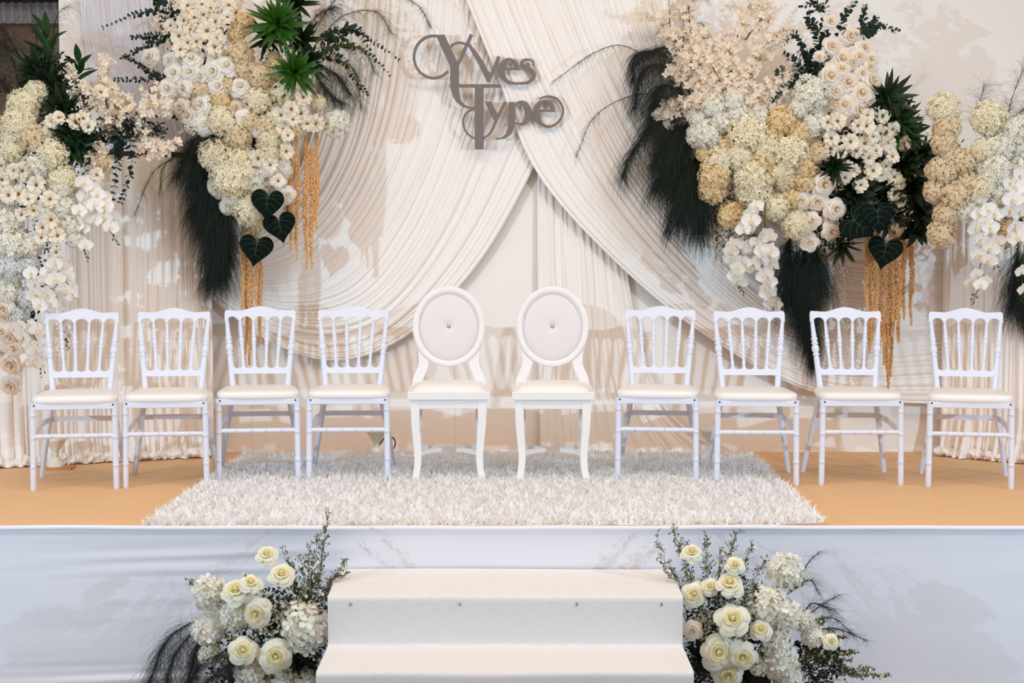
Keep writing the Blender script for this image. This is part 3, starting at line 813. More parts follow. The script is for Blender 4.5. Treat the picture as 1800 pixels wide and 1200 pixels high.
def clear(v):
    """keep a point of a bouquet in front of the backdrop and the screens and beside the steps"""
    x, y, z = v
    y = min(y, Y_W-.125)
    for (xa, ya, xb, yb_, zt) in WINGS:
        if xa-.04 < x < xb+.04 and z < zt+.05: y = min(y, ya+(yb_-ya)*min(1, max(0, (x-xa)/(xb-xa)))-.085)
    if 5.40 < y < Y_F+.02:
        top_ = H-.162 if y > 5.85-.01 else H-.349
        if z < top_+.012 and abs(x-CX) < HW+.012: x = CX+math.copysign(HW+.012, x-CX)
        y = min(y, Y_F-.02) if z < H else y
    return Vector((x, y, z))
class Arr:
    def __init__(s, label, base, cx, cy, rx_, ry, Y0, bulge):
        s.root = thing('floral_arrangement', label, 'flowers', base); s.c = (cx, cy, rx_, ry, Y0, bulge)
    def Y(s, px, py, off=0):
        cx, cy, rx_, ry, Y0, bl = s.c; q = min(1, ((px-cx)/rx_)**2+((py-cy)/ry)**2)
        return Y0-bl*math.sqrt(1-q)-off
    def W(s, px, py, off=0): return P(px, py, s.Y(px, py, off))
    def nrm(s, px, py, out=.7, jit=.18, up=0):
        cx, cy, rx_, ry, Y0, bl = s.c
        return Vector(((px-cx)/rx_*out+U(-jit, jit), -1, -(py-cy)/ry*out*.7+up+U(-jit, jit))).normalized()
    def put(s, name, me, px, py, r, off=0, nrm=None, spin=None, subs=(), flat=1.0, pos=None):
        o = obj(name, me, s.root); p = pos if pos is not None else s.W(px, py, off)
        o.location = p-s.root.location
        nrm = nrm or s.nrm(px, py); o.rotation_mode = 'QUATERNION'
        o.rotation_quaternion = nrm.to_track_quat('Z', 'Y') @ Quaternion((0,0,1), U(0, 6.28) if spin is None else spin)
        sc = r/FPX*p.y; o.scale = (sc, sc, sc*flat)
        for (n2, m2) in subs: obj(n2, m2, o)
        return o
    def roses(s, k, lst, out=.6, off=.03):
        for e in lst:
            px, py, r = e[:3]; a, b = rng.choice(ROSE[k])
            nr = s.nrm(px, py, out, .22, up=(e[3] if len(e) > 3 else 0))
            s.put('rose', a, px, py, r*1.0, off+U(0, .03), nr, subs=(('heart', b), ('calyx', CALYX)))
    def hyds(s, k, lst, off=0):
        for e in lst: s.put('hydrangea', rng.choice(HYD[k]), e[0], e[1], e[2]*1.05, off+U(0, .02), s.nrm(e[0], e[1], .8))
    def hydb(s, lst, off=0):
        for e in lst: s.put('hydrangea', rng.choice(HYDB), e[0], e[1], e[2]*1.05, off+U(0, .02), s.nrm(e[0], e[1], .7))
    def daisies(s, lst, r=15, off=.05):
        for e in lst:
            a, b = rng.choice(DAISY); s.put('daisy', a, e[0], e[1], (e[2] if len(e) > 2 else r)*U(.92, 1.08), off+U(0, .03), s.nrm(e[0], e[1], .7, .4), subs=(('flower_center', b),))
    def part(s, name, mb, m, smooth=True, kind=None):
        mb.v = [tuple(clear(v)-s.root.location) for v in mb.v]
        o = obj(name, mb.mesh(name, m, smooth), s.root)
        if kind: o['kind'] = kind
        return o
    def sub(s, name, mb, m, par, smooth=True, kind=None):
        mb.v = [tuple(clear(v)-s.root.location) for v in mb.v]
        o = obj(name, mb.mesh(name, m, smooth), par)
        if kind: o['kind'] = kind
        return o
    def orchids(s, path, fl, r=13, off=.06, nb=3):
        """a curved stem (pixel path) with flowers and small end buds"""
        pts = [s.W(x, y, off-.03) for (x, y) in path]; pts = [Vector(p) for p in catmull(pts, 24)]
        mb = MB(); mb.tube(pts, .0022, 5)
        e = pts[-1]; d = (pts[-1]-pts[-3]).normalized()
        for k in range(nb+2):
            c = e+d*(.012+.010*k)+Vector((U(-.014,.014), U(-.01,.01), U(-.006,.006)-.004*k)); rr = .0065-.0006*k
            mb.tube([e, c], .001, 4); mb.lathe(c-Vector((0,0,rr)), c+Vector((0,0,rr)), [(0,.001),(.25,rr*.85),(.6,rr*.8),(1,.001)], 6)
        par = s.part('orchid_spray', mb, 'orchid_stem')
        for (x, y) in fl:
            a, b = rng.choice(ORCH); p = s.W(x, y, off+U(0, .035)); o = obj('orchid_flower', a, par); o.location = p-s.root.location
            n_ = s.nrm(x, y, .5, .35, up=-.1); n_ = n_.to_track_quat('Z', 'Y') @ Quaternion((0,0,1), U(-.5, .5))
            o.rotation_mode = 'QUATERNION'; o.rotation_quaternion = n_; sc = r*U(1.0, 1.3)/FPX*p.y; o.scale = (sc,)*3
            # lip joined in as its own look would be a fourth level, so it is a second material of the flower mesh
    def plume(s, stems, n, ln, m='fern', droop=1.0, width=.0008, spread=.5, off=.02, name='fern_plume'):
        """stems: pixel paths (with depth offset); hair-like leaves hang from each stem"""
        Vs = []; mb = MB(); tot = sum(len(q) for q in stems)
        for path in stems:
            oo = off+U(-.03, .05); pts = [s.W(p[0], p[1], oo+(p[2] if len(p) > 2 else 0)) for p in path]
            pts = [Vector(p) for p in catmull(pts, 26)]
            mb.tube(pts, [.0022*(1-.8*i/25)+.0006 for i in range(26)], 5)
            for k in range(int(1.5*n/len(stems))):
                t = U(.04, 1)**.85; f = t*25; i = min(int(f), 24); p = pts[i].lerp(pts[i+1], f-i); d = (pts[i+1]-pts[i]).normalized()
                dr = (d*U(.3, 1)+Vector((rng.gauss(0,.8), U(-1,.7), U(-.7,.8)))*spread*1.5).normalized(); L_ = ln*U(.15, 1.3)*(1-.35*t); sg_ = 5; sw = U(-.10,.10)
                q = clear(p); line = [q]
                for g in range(sg_):
                    dr = (dr+Vector((U(-.22,.22)+sw, U(-.16,.16), -.24*droop*(.6+.5*g)))).normalized(); q = clear(q+dr*L_/sg_); line.append(q)
                sd = dr.cross(Vector((U(-.4,.4), -1, U(-.4,.4)))).normalized()
                for g, q in enumerate(line):
                    w2 = width*.8*(1-.7*g/sg_); Vs.append(q-sd*w2); Vs.append(q+sd*w2)
        k = 12; A = np.array([tuple(v-s.root.location) for v in Vs]).reshape(-1, k, 3)
        me = np_mesh(name, A, [(2*i, 2*i+1, 2*i+3, 2*i+2) for i in range(5)], [], m)
        o = s.part(name, mb, m)
        o2 = obj('needles', me, o); o2['kind'] = 'stuff'
        return o
    def euca(s, path, n=13, r=6.0, off=.04, m='euca'):
        pts = [s.W(p[0], p[1], off) for p in path]; pts = [Vector(p) for p in catmull(pts, 30)]
        mb = MB(); mb.tube(pts, [.0018*(1-.7*i/29) for i in range(30)], 5); o = s.part('eucalyptus_sprig', mb, 'euca'); lv = MB()
        for k in range(n):
            t = .08+.92*k/(n-1); f = min(t*29, 28.99); i = int(f); p = pts[i].lerp(pts[i+1], f-i); d = (pts[i+1]-pts[i]).normalized()
            a0 = U(0, 3.14); sx = d.cross(Vector((0.2,-1,.1))).normalized(); sy = d.cross(sx)
            R0 = r/FPX*p.y*(1.15-.65*t)
            for e in (0, 1):
                a = a0+e*math.pi+U(-.3,.3); out = (sx*math.cos(a)+sy*math.sin(a)*.7+d*.45).normalized(); tn = out.cross(d+Vector((U(-.5,.5),U(-.5,.5),U(-.5,.5)))).normalized()
                c = p+out*R0*1.0; b = out.cross(tn)*.12
                lv.add([c+out*R0*math.cos(q)+tn*R0*.85*math.sin(q)+b*R0*math.cos(2*q) for q in [k_*math.pi/4 for k_ in range(8)]], [tuple(range(8))])
        s.sub('leaves', lv, m, o, False, 'stuff')
    def rosette(s, px, py, n, lpx, wpx, m='leaf_green', off=.06, up=None, spread=(.25, 1.35), axis=None, fan=None, droop=.5):
        """strap leaves radiating from a point; every leaf its own sub-part"""
        ctr = s.W(px, py, off); ax = axis or s.nrm(px, py, .6, .1); q0 = Vector(ax).normalized().to_track_quat('Z', 'Y')
        mb = MB(); a = ctr-Vector(ax).normalized()*.10; mb.tube([a, ctr], [.008,.005], 6); par = s.part('leaf_rosette', mb, 'leaf_dark')
        n = int(n*1.35)
        for k in range(n):
            me = LEAF(m, rng.randrange(3), droop)
            o = obj('leaf', me, par); L_ = lpx*U(.75, 1.1)/FPX*ctr.y; W_ = .62*wpx*U(.85, 1.1)/FPX*ctr.y
            az = k*2.39996+U(-.2,.2) if fan is None else R_(U(*fan)); el_ = spread[0]+(spread[1]-spread[0])*((k+.5)/n)**.8+U(-.1,.1)
            q = q0 @ Quaternion((0,0,1), az) @ Quaternion((0,1,0), el_)   # leaf axis = +Z tilted by el_
            o.rotation_mode = 'QUATERNION'; o.rotation_quaternion = q; o.location = ctr-s.root.location; o.scale = (W_, W_, L_)
        return par
    def stalk(s, path, n, lpx, wpx, m='leaf_green', off=.05):
        """upright stem with strap leaves along it"""
        pts = [Vector(p) for p in catmull([s.W(p[0], p[1], off) for p in path], 20)]
        mb = MB(); mb.tube(pts, [.007-.004*i/19 for i in range(20)], 6); par = s.part('leafy_stalk', mb, 'leaf_green')
        for k in range(n):
            t = .15+.85*k/(n-1); f = min(t*19, 18.99); i = int(f); p = pts[i].lerp(pts[i+1], f-i); d = (pts[i+1]-pts[i]).normalized()
            q = d.to_track_quat('Z', 'Y') @ Quaternion((0,0,1), k*2.4+U(-.3,.3)) @ Quaternion((0,1,0), U(.8,1.3)*(1.15-.6*t))
            o = obj('leaf', LEAF(m, rng.randrange(3), .5), par); o.rotation_mode = 'QUATERNION'; o.rotation_quaternion = q
            o.location = p-s.root.location; L_ = lpx*U(.8,1.1)/FPX*p.y; W_ = .95*wpx/FPX*p.y; o.scale = (W_, W_, L_)
    def heart(s, px, py, r, off=.12, roll=0):
        p = s.W(px, py, off); o = obj('heart_leaf', HEART[0], s.root); o.location = p-s.root.location
        n_ = Vector((U(-.2,.2), -1, U(.0,.3))).normalized(); o.rotation_mode = 'QUATERNION'
        sc = 1.12*r/FPX*p.y; o.scale = (sc,)*3; base = Matrix(((1,0,0),(0,0,-1),(0,1,0))).to_quaternion()
        o.rotation_quaternion = Quaternion((0,0,1), U(-.2,.2)) @ Quaternion((1,0,0), U(-.25,.1)) @ base @ Quaternion((0,0,1), roll)
        obj('vein', HEART[1], o)
        mb = MB(); q = p-Vector((0,0,0)); mb.tube([q+Vector((0,.004,.3*sc)), q+Vector((.01,.06,.9*sc)), q+Vector((.02,.14,1.6*sc))], .002, 5); s.part('leaf_stem', mb, 'vein')
    def amaranth(s, px, y0, y1, wpx, off=.04):
        """hanging tassel with knobbly seed clusters"""
        mb = MB(); n = int((y1-y0)/2.2); Yb = s.Y(px, y0, off); x = px; ph = U(0, 6); top = P(px, y0, Yb)
        pth = [P(px+1.3*math.sin(ph+i*.4)+U(-.5,.5), y0+(y1-y0)*i/24, Yb) for i in range(25)]
        mb.tube(pth, .003, 5)
        for i in range(n):
            t = i/(n-1); f = min(t*24, 23.99); k = int(f); c = pth[k].lerp(pth[k+1], f-k)
            rr = .85*wpx/FPX*Yb*(.25+.75*math.sin(min(1, t*3.2+.12)*math.pi/2))*(1-.75*max(0, (t-.55)/.45))
            for j in range(9):
                a = U(0, 6.28); q = c+Vector((math.cos(a)*rr*U(.4,1), math.sin(a)*rr*U(.4,1), U(-.004,.004))); z = .0042*U(.6,1.2)
                mb.add([q+Vector((z,0,0)), q+Vector((0,z,0)), q-Vector((z,0,0)), q-Vector((0,z,0)), q+Vector((0,0,z*1.3)), q-Vector((0,0,z*1.5))],
                       [(0,1,4),(1,2,4),(2,3,4),(3,0,4),(1,0,5),(2,1,5),(3,2,5),(0,3,5)])
        s.part('amaranth_tassel', mb, 'amaranth', False)
    def branch(s, path, n, off=.05, r=5.6, spread=.07, m='blossom'):
        """blossom branch: brown twig with loose four-petalled flowers"""
        pts = [Vector(p) for p in catmull([s.W(p[0], p[1], off) for p in path], 24)]
        mb = MB(); mb.tube(pts, [.0050-.0032*i/23 for i in range(24)], 5); bl = MB()
        for k in range(int(n*.8)):
            t = U(.12, 1); f = min(t*23, 22.99); i = int(f); p = pts[i].lerp(pts[i+1], f-i); d = (pts[i+1]-pts[i]).normalized()
            dr = (d*U(.3,1)+Vector((U(-1,1), U(-.9,.3), U(-1,1)))).normalized(); e = p+dr*spread*.8*U(.2,1)
            if k % 2 == 0: mb.tube([p, p.lerp(e, .5)+Vector((U(-.004,.004), 0, U(-.004,.004))), e], [.0020,.0015,.0009], 4)
            nr = (dr*.6+Vector((U(-.5,.5), -1, U(-.5,.5)))).normalized(); q = nr.to_track_quat('Z','Y') @ Quaternion((0,0,1), U(0,6.28)); R0 = r/FPX*p.y*U(.75,1.3); cup = U(.1,.7)
            for g in range(4):
                a = g*math.pi/2+U(-.2,.2); c, sn = math.cos(a), math.sin(a)
                def pt(l, w_, h): return e+q @ Vector(((l*c-w_*sn)*R0, (l*sn+w_*c)*R0, h*R0))
                bl.add([pt(.03,0,0), pt(.45,.42,cup*.4), pt(1.0,.34,cup), pt(1.12,0,cup*1.25), pt(1.0,-.34,cup), pt(.45,-.42,cup*.4)], [(0,1,2,3,4,5)])
        par = s.part('blossom_branch', mb, 'twig'); s.sub('blossoms', bl, m, par, False, 'stuff')
    def wax(s, path, nb, ln=.05, off=.03, bud=.0028, flower=.0, name='filler_sprig', stem='wax_stem', budm='wax_bud'):
        """fine branching sprig with tiny buds, some open as small white flowers"""
        pts = [Vector(p) for p in catmull([s.W(p[0], p[1], off) for p in path], 22)]
        mb = MB(); mb.tube(pts, [.0018-.0012*i/21 for i in range(22)], 4); bd_ = MB(); fl = MB()
        for k in range(nb):
            t = U(.25, 1); f = min(t*21, 20.99); i = int(f); p = pts[i].lerp(pts[i+1], f-i); d = (pts[i+1]-pts[i]).normalized()
            dr = (d+Vector((U(-1,1), U(-1,.5), U(-.6,.6)))*.75).normalized(); L_ = ln*U(.4,1.1)*(1.15-.7*t); e = p+dr*L_
            mb.tube([p, p+dr*L_*.6+Vector((0,0,-.002)), e], [.0009,.0007,.0005], 3)
            for g in range(3):
                q = e if g == 0 else p+dr*L_*U(.5,1)+Vector((U(-1,1),U(-1,.5),U(-.4,1)))*.009
                if g: mb.tube([p+dr*L_*.6, q], .0005, 3)
                if U(0,1) < flower:
                    nr = Vector((U(-.7,.7), -1, U(-.3,.7))).normalized(); qq = nr.to_track_quat('Z','Y'); R0 = .0072*U(.8,1.2)
                    for h in range(5):
                        a = h*1.2566; c, sn = math.cos(a), math.sin(a)
                        fl.add([q, q+qq @ Vector(((.6*c-.4*sn)*R0, (.6*sn+.4*c)*R0, .002)), q+qq @ Vector((c*R0, sn*R0, .003)), q+qq @ Vector(((.6*c+.4*sn)*R0, (.6*sn-.4*c)*R0, .002))], [(0,1,2,3)])
                else:
                    z = bud*U(.7,1.3)
                    bd_.add([q+Vector((z,0,0)), q+Vector((0,z,0)), q-Vector((z,0,0)), q-Vector((0,z,0)), q+Vector((0,0,z*1.4)), q-Vector((0,0,z*1.2))],
                            [(0,1,4),(1,2,4),(2,3,4),(3,0,4),(1,0,5),(2,1,5),(3,2,5),(0,3,5)])
        par = s.part(name, mb, stem)
        if bd_.f: s.sub('buds', bd_, budm, par, False, 'stuff')
        if fl.f: s.sub('small_flowers', fl, 'wax_flower', par, False, 'stuff')
    def filler(s, blobs, m='filler', n=260, lf=.03, off=-.10):
        for (px, py, rx_, ry) in blobs:
            c = s.W(px, py, off); mb = MB(); sc = c.y/FPX
            for k in range(n):
                a, b, q = U(0,6.28), U(-1,1), U(.2,1)**.5; w_ = math.sqrt(1-b*b)
                p = c+Vector((rx_*sc*q*w_*math.cos(a), .09*q*w_*math.sin(a), ry*sc*q*b))
                d = Vector((U(-1,1), U(-1,.4), U(-1,.8))).normalized(); t = d.cross(Vector((U(-1,1),U(-1,1),U(-1,1)))).normalized(); l = lf*U(.6,1.3)
                mb.add([p, p+d*l*.5+t*l*.22, p+d*l, p+d*l*.5-t*l*.22], [(0,1,2,3)])
            s.part('filler_foliage', mb, m, False, 'stuff')

_leafc = {}
def LEAF(m, var, droop):
    key = (m, var, round(droop, 1))
    if key not in _leafc:
        r = random.Random(var*7+3); mb = MB(); pts = []; n = 9; bend = droop*(.35+.2*var); tw = r.uniform(-.3, .3)
        for i in range(5):
            u = -1+2*i/4
            for j in range(n):
                v = j/(n-1); w_ = (math.sin(math.pi*min(1, v**.75))**.8)*(1-.15*v)+.06*(1-v)
                # leaf along Z, width along Y, bend towards +X (outward and down once tilted)
                fold = .22*abs(u)*w_
                x = (bend*v*v*3.0-fold)*1.0; y = u*w_*math.cos(tw*v)
                pts.append((x+.0, y, v-.10*droop*v*v))
        mb.grid(pts, 5, n); _leafc[key] = mb.mesh('leaf', m)
    return _leafc[key]
def heart_meshes():
    mb = MB(); N = 40; M = 7; pts = []
    def outl(t):
        x = 16*math.sin(t)**3/17; y = (13*math.cos(t)-5*math.cos(2*t)-2*math.cos(3*t)-math.cos(4*t))/17
        return x*.98, y*1.05
    for i in range(N):
        x, y = outl(2*math.pi*i/N)
        for j in range(M):
            q = j/(M-1); xx, yy = x*q, .28+(y-.28)*q
            pts.append((xx, yy, .10*(abs(xx))-.10*q*q+.06*math.cos(yy*2)))
    mb.grid(pts, N, M, close_u=True)
    vn = MB()
    def zf(xx, yy, q): return .10*abs(xx)-.10*q*q+.06*math.cos(yy*2)+.012
    def vein(p0, p1, bow, r):
        l = []
        for i in range(10):
            t = i/9; x = p0[0]+(p1[0]-p0[0])*t; y = p0[1]+(p1[1]-p0[1])*t+bow*math.sin(math.pi*t); q = min(1, math.hypot(x, y-.28)/.95)
            l.append((x, y, zf(x, y, q)))
        vn.tube(l, [r*(1-.6*i/9) for i in range(10)], 4)
    vein((0,.28),(0,-1.0),0,.016)
    for s in (-1, 1):
        vein((0,.28),(s*.5,.72),.10,.012); vein((0,.28),(s*.86,.35),.16,.012); vein((0,.22),(s*.78,-.08),.16,.011)
        vein((0,-.05),(s*.56,-.36),.12,.010); vein((0,-.35),(s*.33,-.64),.08,.009)
    return mb.mesh('heart_leaf', 'heart_leaf'), vn.mesh('vein', 'vein')
HEART = heart_meshes()
# orchid: flower and lip merged in one mesh with two materials (a spray is thing > spray > flower)
def orchid_joined(seed):
    a, b = ORCH[seed]; mb = MB()
    for me, mi in ((a, 0), (b, 1)): mb.add([v.co for v in me.vertices], [tuple(p.vertices) for p in me.polygons], mi)
    return mb.mesh('orchid_flower', ['orchid', 'orchid_lip'])
ORCH = [(orchid_joined(i), None) for i in range(4)]

# ------------------------------------------------------------------ arrangement A: far left, hanging down the screen
A = Arr('hydrangeas, daisies and orchids cascading down the left curtain screen with strappy green leaves', (-2.55, 8.1, H+.45), 60, 370, 170, 330, 8.04, .24)
A.filler([(60,160,55,60),(120,250,50,55),(40,330,50,60),(60,450,45,60),(30,560,35,55)], 'filler', 220)
A.filler([(120,180,40,40),(60,260,50,50),(90,130,45,50),(140,250,40,60),(200,230,50,25),(250,230,50,20)], 'filler', 220, off=-.03)
A.hyds('cream', [(42,186,28),(63,163,21),(36,216,28),(27,240,24),(21,264,22),(93,272,28),(111,318,27),(84,230,17)])
A.hyds('tan', [(57,242,25),(2,222,18),(70,258,20)])
A.hyds('white', [(66,292,25),(112,366,23),(126,393,21),(22,430,31),(55,432,20),(11,388,27),(15,512,25),(132,418,17),(5,335,24),(108,335,22),(55,300,20)])
A.hyds('cool', [(22,470,25),(51,466,18),(51,524,19),(35,551,17),(5,455,22),(95,495,18)])
A.daisies([(92,213),(103,207,12),(132,214),(156,222,14),(146,208,13),(177,162,15),(196,157,15),(3,316,17),(3,291,14),(40,300,15),(64,325,17),(33,341,17),(15,343,15),(88,350,16),(79,362,13),(90,386,16),(59,370,13),(38,377,14),(101,414,15),(73,418,13),(99,443,13),(170,308,13),(25,300,14),(50,350,14),(75,400,13)])
for pth, n in (([(150,190),(140,150),(128,128)],46),([(190,190),(180,150),(182,112)],40),([(150,200),(185,175),(225,178)],46),([(170,210),(200,205),(232,200)],40),([(220,200),(265,190),(262,150)],46),([(230,205),(260,195),(292,180)],36),
               ([(170,250),(182,270),(188,300)],46),([(160,260),(160,290),(172,318)],36),([(245,205),(250,225),(248,240)],26),([(245,245),(275,262),(312,255)],46),([(240,250),(262,268),(295,262)],36),([(190,205),(200,220),(205,240)],26)):
    A.branch(pth, n, off=.02, r=6.0, spread=.065)
A.orchids([(110,330),(140,325),(165,345),(178,385),(198,412)], [(147,322),(161,317),(160,330),(180,348),(158,363),(167,359),(150,381),(167,385),(183,381),(194,399),(196,381),(139,370),(183,363),(172,340),(150,345)], 14)
A.orchids([(120,350),(135,390),(140,420),(147,437)], [(135,395),(146,400),(150,430)], 11, off=.03)
A.orchids([(30,470),(60,475),(95,470),(120,500)], [(55,480),(84,476),(97,463),(110,469),(60,498),(82,491),(97,491),(114,487),(62,517),(81,515),(70,535),(88,531),(114,509),(100,520),(125,515)], 15)
A.orchids([(10,545),(35,560),(60,590),(72,640)], [(37,572),(55,575),(55,605),(62,616),(73,627),(48,630),(66,579),(40,590),(75,640),(20,575),(58,640)], 14)
A.orchids([(95,550),(108,570),(116,592)], [(117,575),(122,588),(112,565)], 8, off=-.02)
A.roses('p', [(6,543,15),(8,558,14),(4,584,16),(18,640,20),(4,622,16),(17,679,16),(16,592,16),(24,612,15),(48,600,14)])
A.stalk([(100,190),(92,140),(84,95),(82,60)], 22, 52, 8, 'leaf_green', off=-.02)
A.stalk([(130,170),(136,140),(138,108)], 12, 42, 7, 'leaf_green', off=-.02)
A.rosette(70,130,16,62,11,'leaf_dark',off=-.06); A.rosette(110,195,16,60,11,'leaf_dark',off=-.04); A.rosette(145,255,16,52,9,'leaf_dark',off=-.02); A.rosette(90,240,12,55,10,'leaf_dark',off=-.05); A.rosette(125,240,14,55,8,'leaf_dark',off=-.01); A.rosette(85,150,14,55,9,'leaf_dark',off=-.06); A.rosette(130,265,12,45,7,'leaf_green',off=.0)
A.plume([[(40,180),(15,90),(-30,60)],[(60,170),(40,110),(0,45)],[(30,190),(0,140),(-40,130)]], 1500, .22, 'fern_grey', 1.0, off=-.05)
A.plume([[(70,130),(60,40),(45,-10)],[(85,110),(100,30),(120,10)]], 420, .14, 'fern_grey', .8, width=.0006, off=-.06)
A.euca([(215,215),(208,270),(202,320),(196,370)], 15, 6.5); A.euca([(222,225),(232,275),(225,320),(212,355)], 15, 6.5); A.euca([(212,200),(206,240),(208,290)], 10, 9); A.euca([(260,205),(235,215),(210,230)],9,8)
A.euca([(205,225),(206,260),(200,290)], 9, 10, off=.06)
A.hyds('tan', [(180,285,14),(215,185,14)])

# ------------------------------------------------------------------ arrangement B: upper left
B = Arr('rose, daisy and hydrangea arrangement with heart leaves and golden tassels left of the lettering', (-1.4, 8.6, H+1.3), 425, 190, 210, 300, 8.50, .30)
B.filler([(350,110,70,70),(430,150,60,70),(400,250,60,60),(470,230,50,50),(500,90,40,60),(430,330,40,50),(350,50,60,50)], 'filler', 200)
B.filler([(360,200,60,40),(450,190,60,60),(430,290,50,40)], 'filler_brown', 150, off=-.05)
B.hyds('gold', [(428,42,20),(388,176,17),(487,122,20),(415,62,15)]); B.hyds('tan', [(421,95,23),(430,122,22),(457,132,23),(467,222,21),(481,105,14),(419,240,23),(470,255,18),(400,150,16),(520,225,18),(440,215,18),(355,160,18)])
B.hyds('cream', [(453,176,23),(498,163,22),(391,212,27),(559,181,14),(376,272,27),(421,281,25),(410,314,33),(438,367,27),(455,387,17),(475,268,20),(475,245,20),(485,208,18),(430,300,24),(512,193,15),(390,300,22)])
B.hyds('white', [(591,217,24),(500,300,14)])
B.roses('w', [(262,100,15),(337,102,15),(305,128,16),(333,126,15),(352,134,15),(374,125,17),(379,101,15),(399,114,17),(383,151,16),(294,155,17),(322,155,15),(423,151,16),(292,188,16),(317,190,15),(331,203,17),(351,183,17),(359,220,16),(430,209,15),(450,227,13),(379,330,16),(401,362,13),(405,348,12),(448,325,16),(475,299,14),(496,292,12),(505,343,13),(458,308,13),(489,319,13),(297,107,13)])
B.roses('t', [(350,147,14),(360,163,14),(409,163,12),(414,190,14),(310,175,12),(375,190,13),(470,330,12)], off=.0)
B.daisies([(324,36),(342,31),(358,26),(379,38),(402,9),(315,63,17),(364,54,17),(346,73,16),(381,68),(378,83,16),(317,87,14),(533,171,16),(512,192,15),(494,202,15),(498,227,14),(506,238,13),(503,266,14),(554,217,16),(540,217,14),(529,199,14),(454,278,15),(475,290,14),(489,318,13),(335,52),(355,8),(300,45,12),(370,15),(330,10),(400,30,13),(330,75,13),(515,210,13)])
for pth, n in (([(370,60),(340,30),(310,5)],44),([(380,40),(370,0),(350,-30)],40),([(420,40),(410,0),(420,-30)],36),([(350,90),(300,60),(280,30)],30)): B.branch(pth, n, off=.0, r=6.0)
B.rosette(489,43,32,66,7.5,'leaf_bright',off=.10,spread=(.15,1.6),droop=.8); B.rosette(518,128,26,60,7.5,'leaf_bright',off=.06,spread=(.15,1.6),droop=.8); B.rosette(520,8,18,50,7,'leaf_dark',off=.05); B.rosette(530,70,18,50,7,'leaf_dark',off=.02); B.rosette(470,70,12,46,7,'leaf_dark',off=.02); B.rosette(540,110,16,50,7,'leaf_dark',off=.0)
B.plume([[(545,90),(600,30),(660,20),(690,60)],[(545,70),(590,0),(650,-20)],[(560,100),(620,120),(635,190)],[(555,100),(600,80),(640,90),(660,130)]], 1300, .13, 'fern_light', .6, width=.0006, off=.0)
B.plume([[(540,70),(555,30),(590,10)]], 300, .14, 'fern_grey', 1.0, width=.0008, off=.0)
B.plume([[(550,110),(590,130),(615,165)],[(550,120),(575,160),(600,180)]], 700, .16, 'fern_grey', 1.2, width=.0008, off=.0)
B.plume([[(600,-30),(680,-20),(735,10),(756,45)]], 260, .10, 'fern_light', .9, width=.0006, off=.0)
for pth, n, r in (([(555,75),(610,50),(660,75),(700,105)],24,5.5),([(555,85),(620,80),(660,105),(684,132)],22,5.5),([(555,95),(600,105),(625,140),(645,165)],20,5.5),([(560,70),(595,65),(620,95)],12,7),([(600,50),(630,55),(650,85)],10,7),
                  ([(330,30),(290,20),(240,25),(182,48)],22,5.5),([(325,60),(280,62),(232,66)],16,5.5),([(330,62),(270,75),(215,102)],20,5.5),([(330,140),(280,135),(220,98)],20,5),([(330,140),(300,140),(195,140)],18,5),([(300,10),(275,-5),(250,-20)],10,7),([(310,60),(300,30),(305,0)],10,6.5),([(300,60),(282,20),(270,-10)],12,6.5),([(330,205),(280,200),(245,205)],14,5)):
    B.euca(pth, n, r, off=.0)
B.plume([[(395,240),(350,240),(325,280),(312,310)],[(390,245),(350,255),(335,330)]], 1300, .20, 'fern', 1.2, off=-.02)
B.plume([[(400,300),(370,330),(360,400)],[(410,330),(385,370),(372,450)],[(410,350),(395,390),(390,430)],[(405,280),(365,290),(345,370)]], 4600, .26, 'fern', 1.3, spread=.45, off=-.04)
B.plume([[(395,370),(385,420),(372,490)],[(400,400),(392,450),(385,480)]], 1700, .24, 'fern', 1.5, spread=.35, off=-.04)
B.plume([[(345,260),(300,280),(265,310),(250,380)],[(330,270),(290,290),(280,340)]], 150, .10, 'fern_light', 1.0, width=.0007, off=.0, spread=.35)
for (x, y, r, rl) in ((470,357,29,-.1),(492,397,28,.2),(450,437,29,-.15)): B.heart(x, y, r, .12, rl)
for (x, y0, y1, w_) in ((512,250,440,5),(522,235,455,6),(538,240,472,7),(548,260,470,6),(557,230,400,6),(427,400,560,5),(440,405,640,7),(457,420,600,6),(433,430,620,5),(450,400,540,5),(505,330,400,4)): B.amaranth(x, y0, y1, w_, -.02)
B.wax([(400,240),(360,215),(330,225)], 40, .05, bud=.004, budm='gyp'); B.wax([(390,235),(350,230),(320,235)], 40, .05, bud=.004, budm='gyp')

# ------------------------------------------------------------------ arrangement C: right
Cc = Arr('large hydrangea, blossom and peach rose arrangement with drooping green plumes right of the lettering', (1.4, 8.6, H+1.2), 1410, 240, 290, 300, 8.52, .38)
Cc.filler([(1500,340,70,55),(1560,330,60,60),(1490,270,50,50),(1550,250,50,50),(1600,380,45,40),(1470,400,40,40)], 'filler', 380, .034, off=-.05)
Cc.filler([(1280,250,60,70),(1350,280,70,80),(1430,250,60,80),(1500,220,60,80),(1560,280,60,60),(1480,370,70,50),(1300,360,50,50),(1560,360,60,50)], 'filler', 210)
Cc.filler([(1300,250,50,60),(1290,400,40,60),(1360,330,60,50)], 'filler_brown', 160, off=-.05)
Cc.hyds('white', [(1424,165,32),(1431,219,23),(1291,179,20),(1256,187,22),(1245,235,25),(1331,208,21),(1230,238,22),(1300,205,20),(1228,210,16),(1270,215,20),(1405,190,18)])
Cc.hyds('cream', [(1315,235,36),(1389,267,33),(1267,283,28),(1325,312,32),(1373,303,24),(1327,336,31),(1400,393,25),(1363,363,23),(1345,262,26),(1300,275,24)])
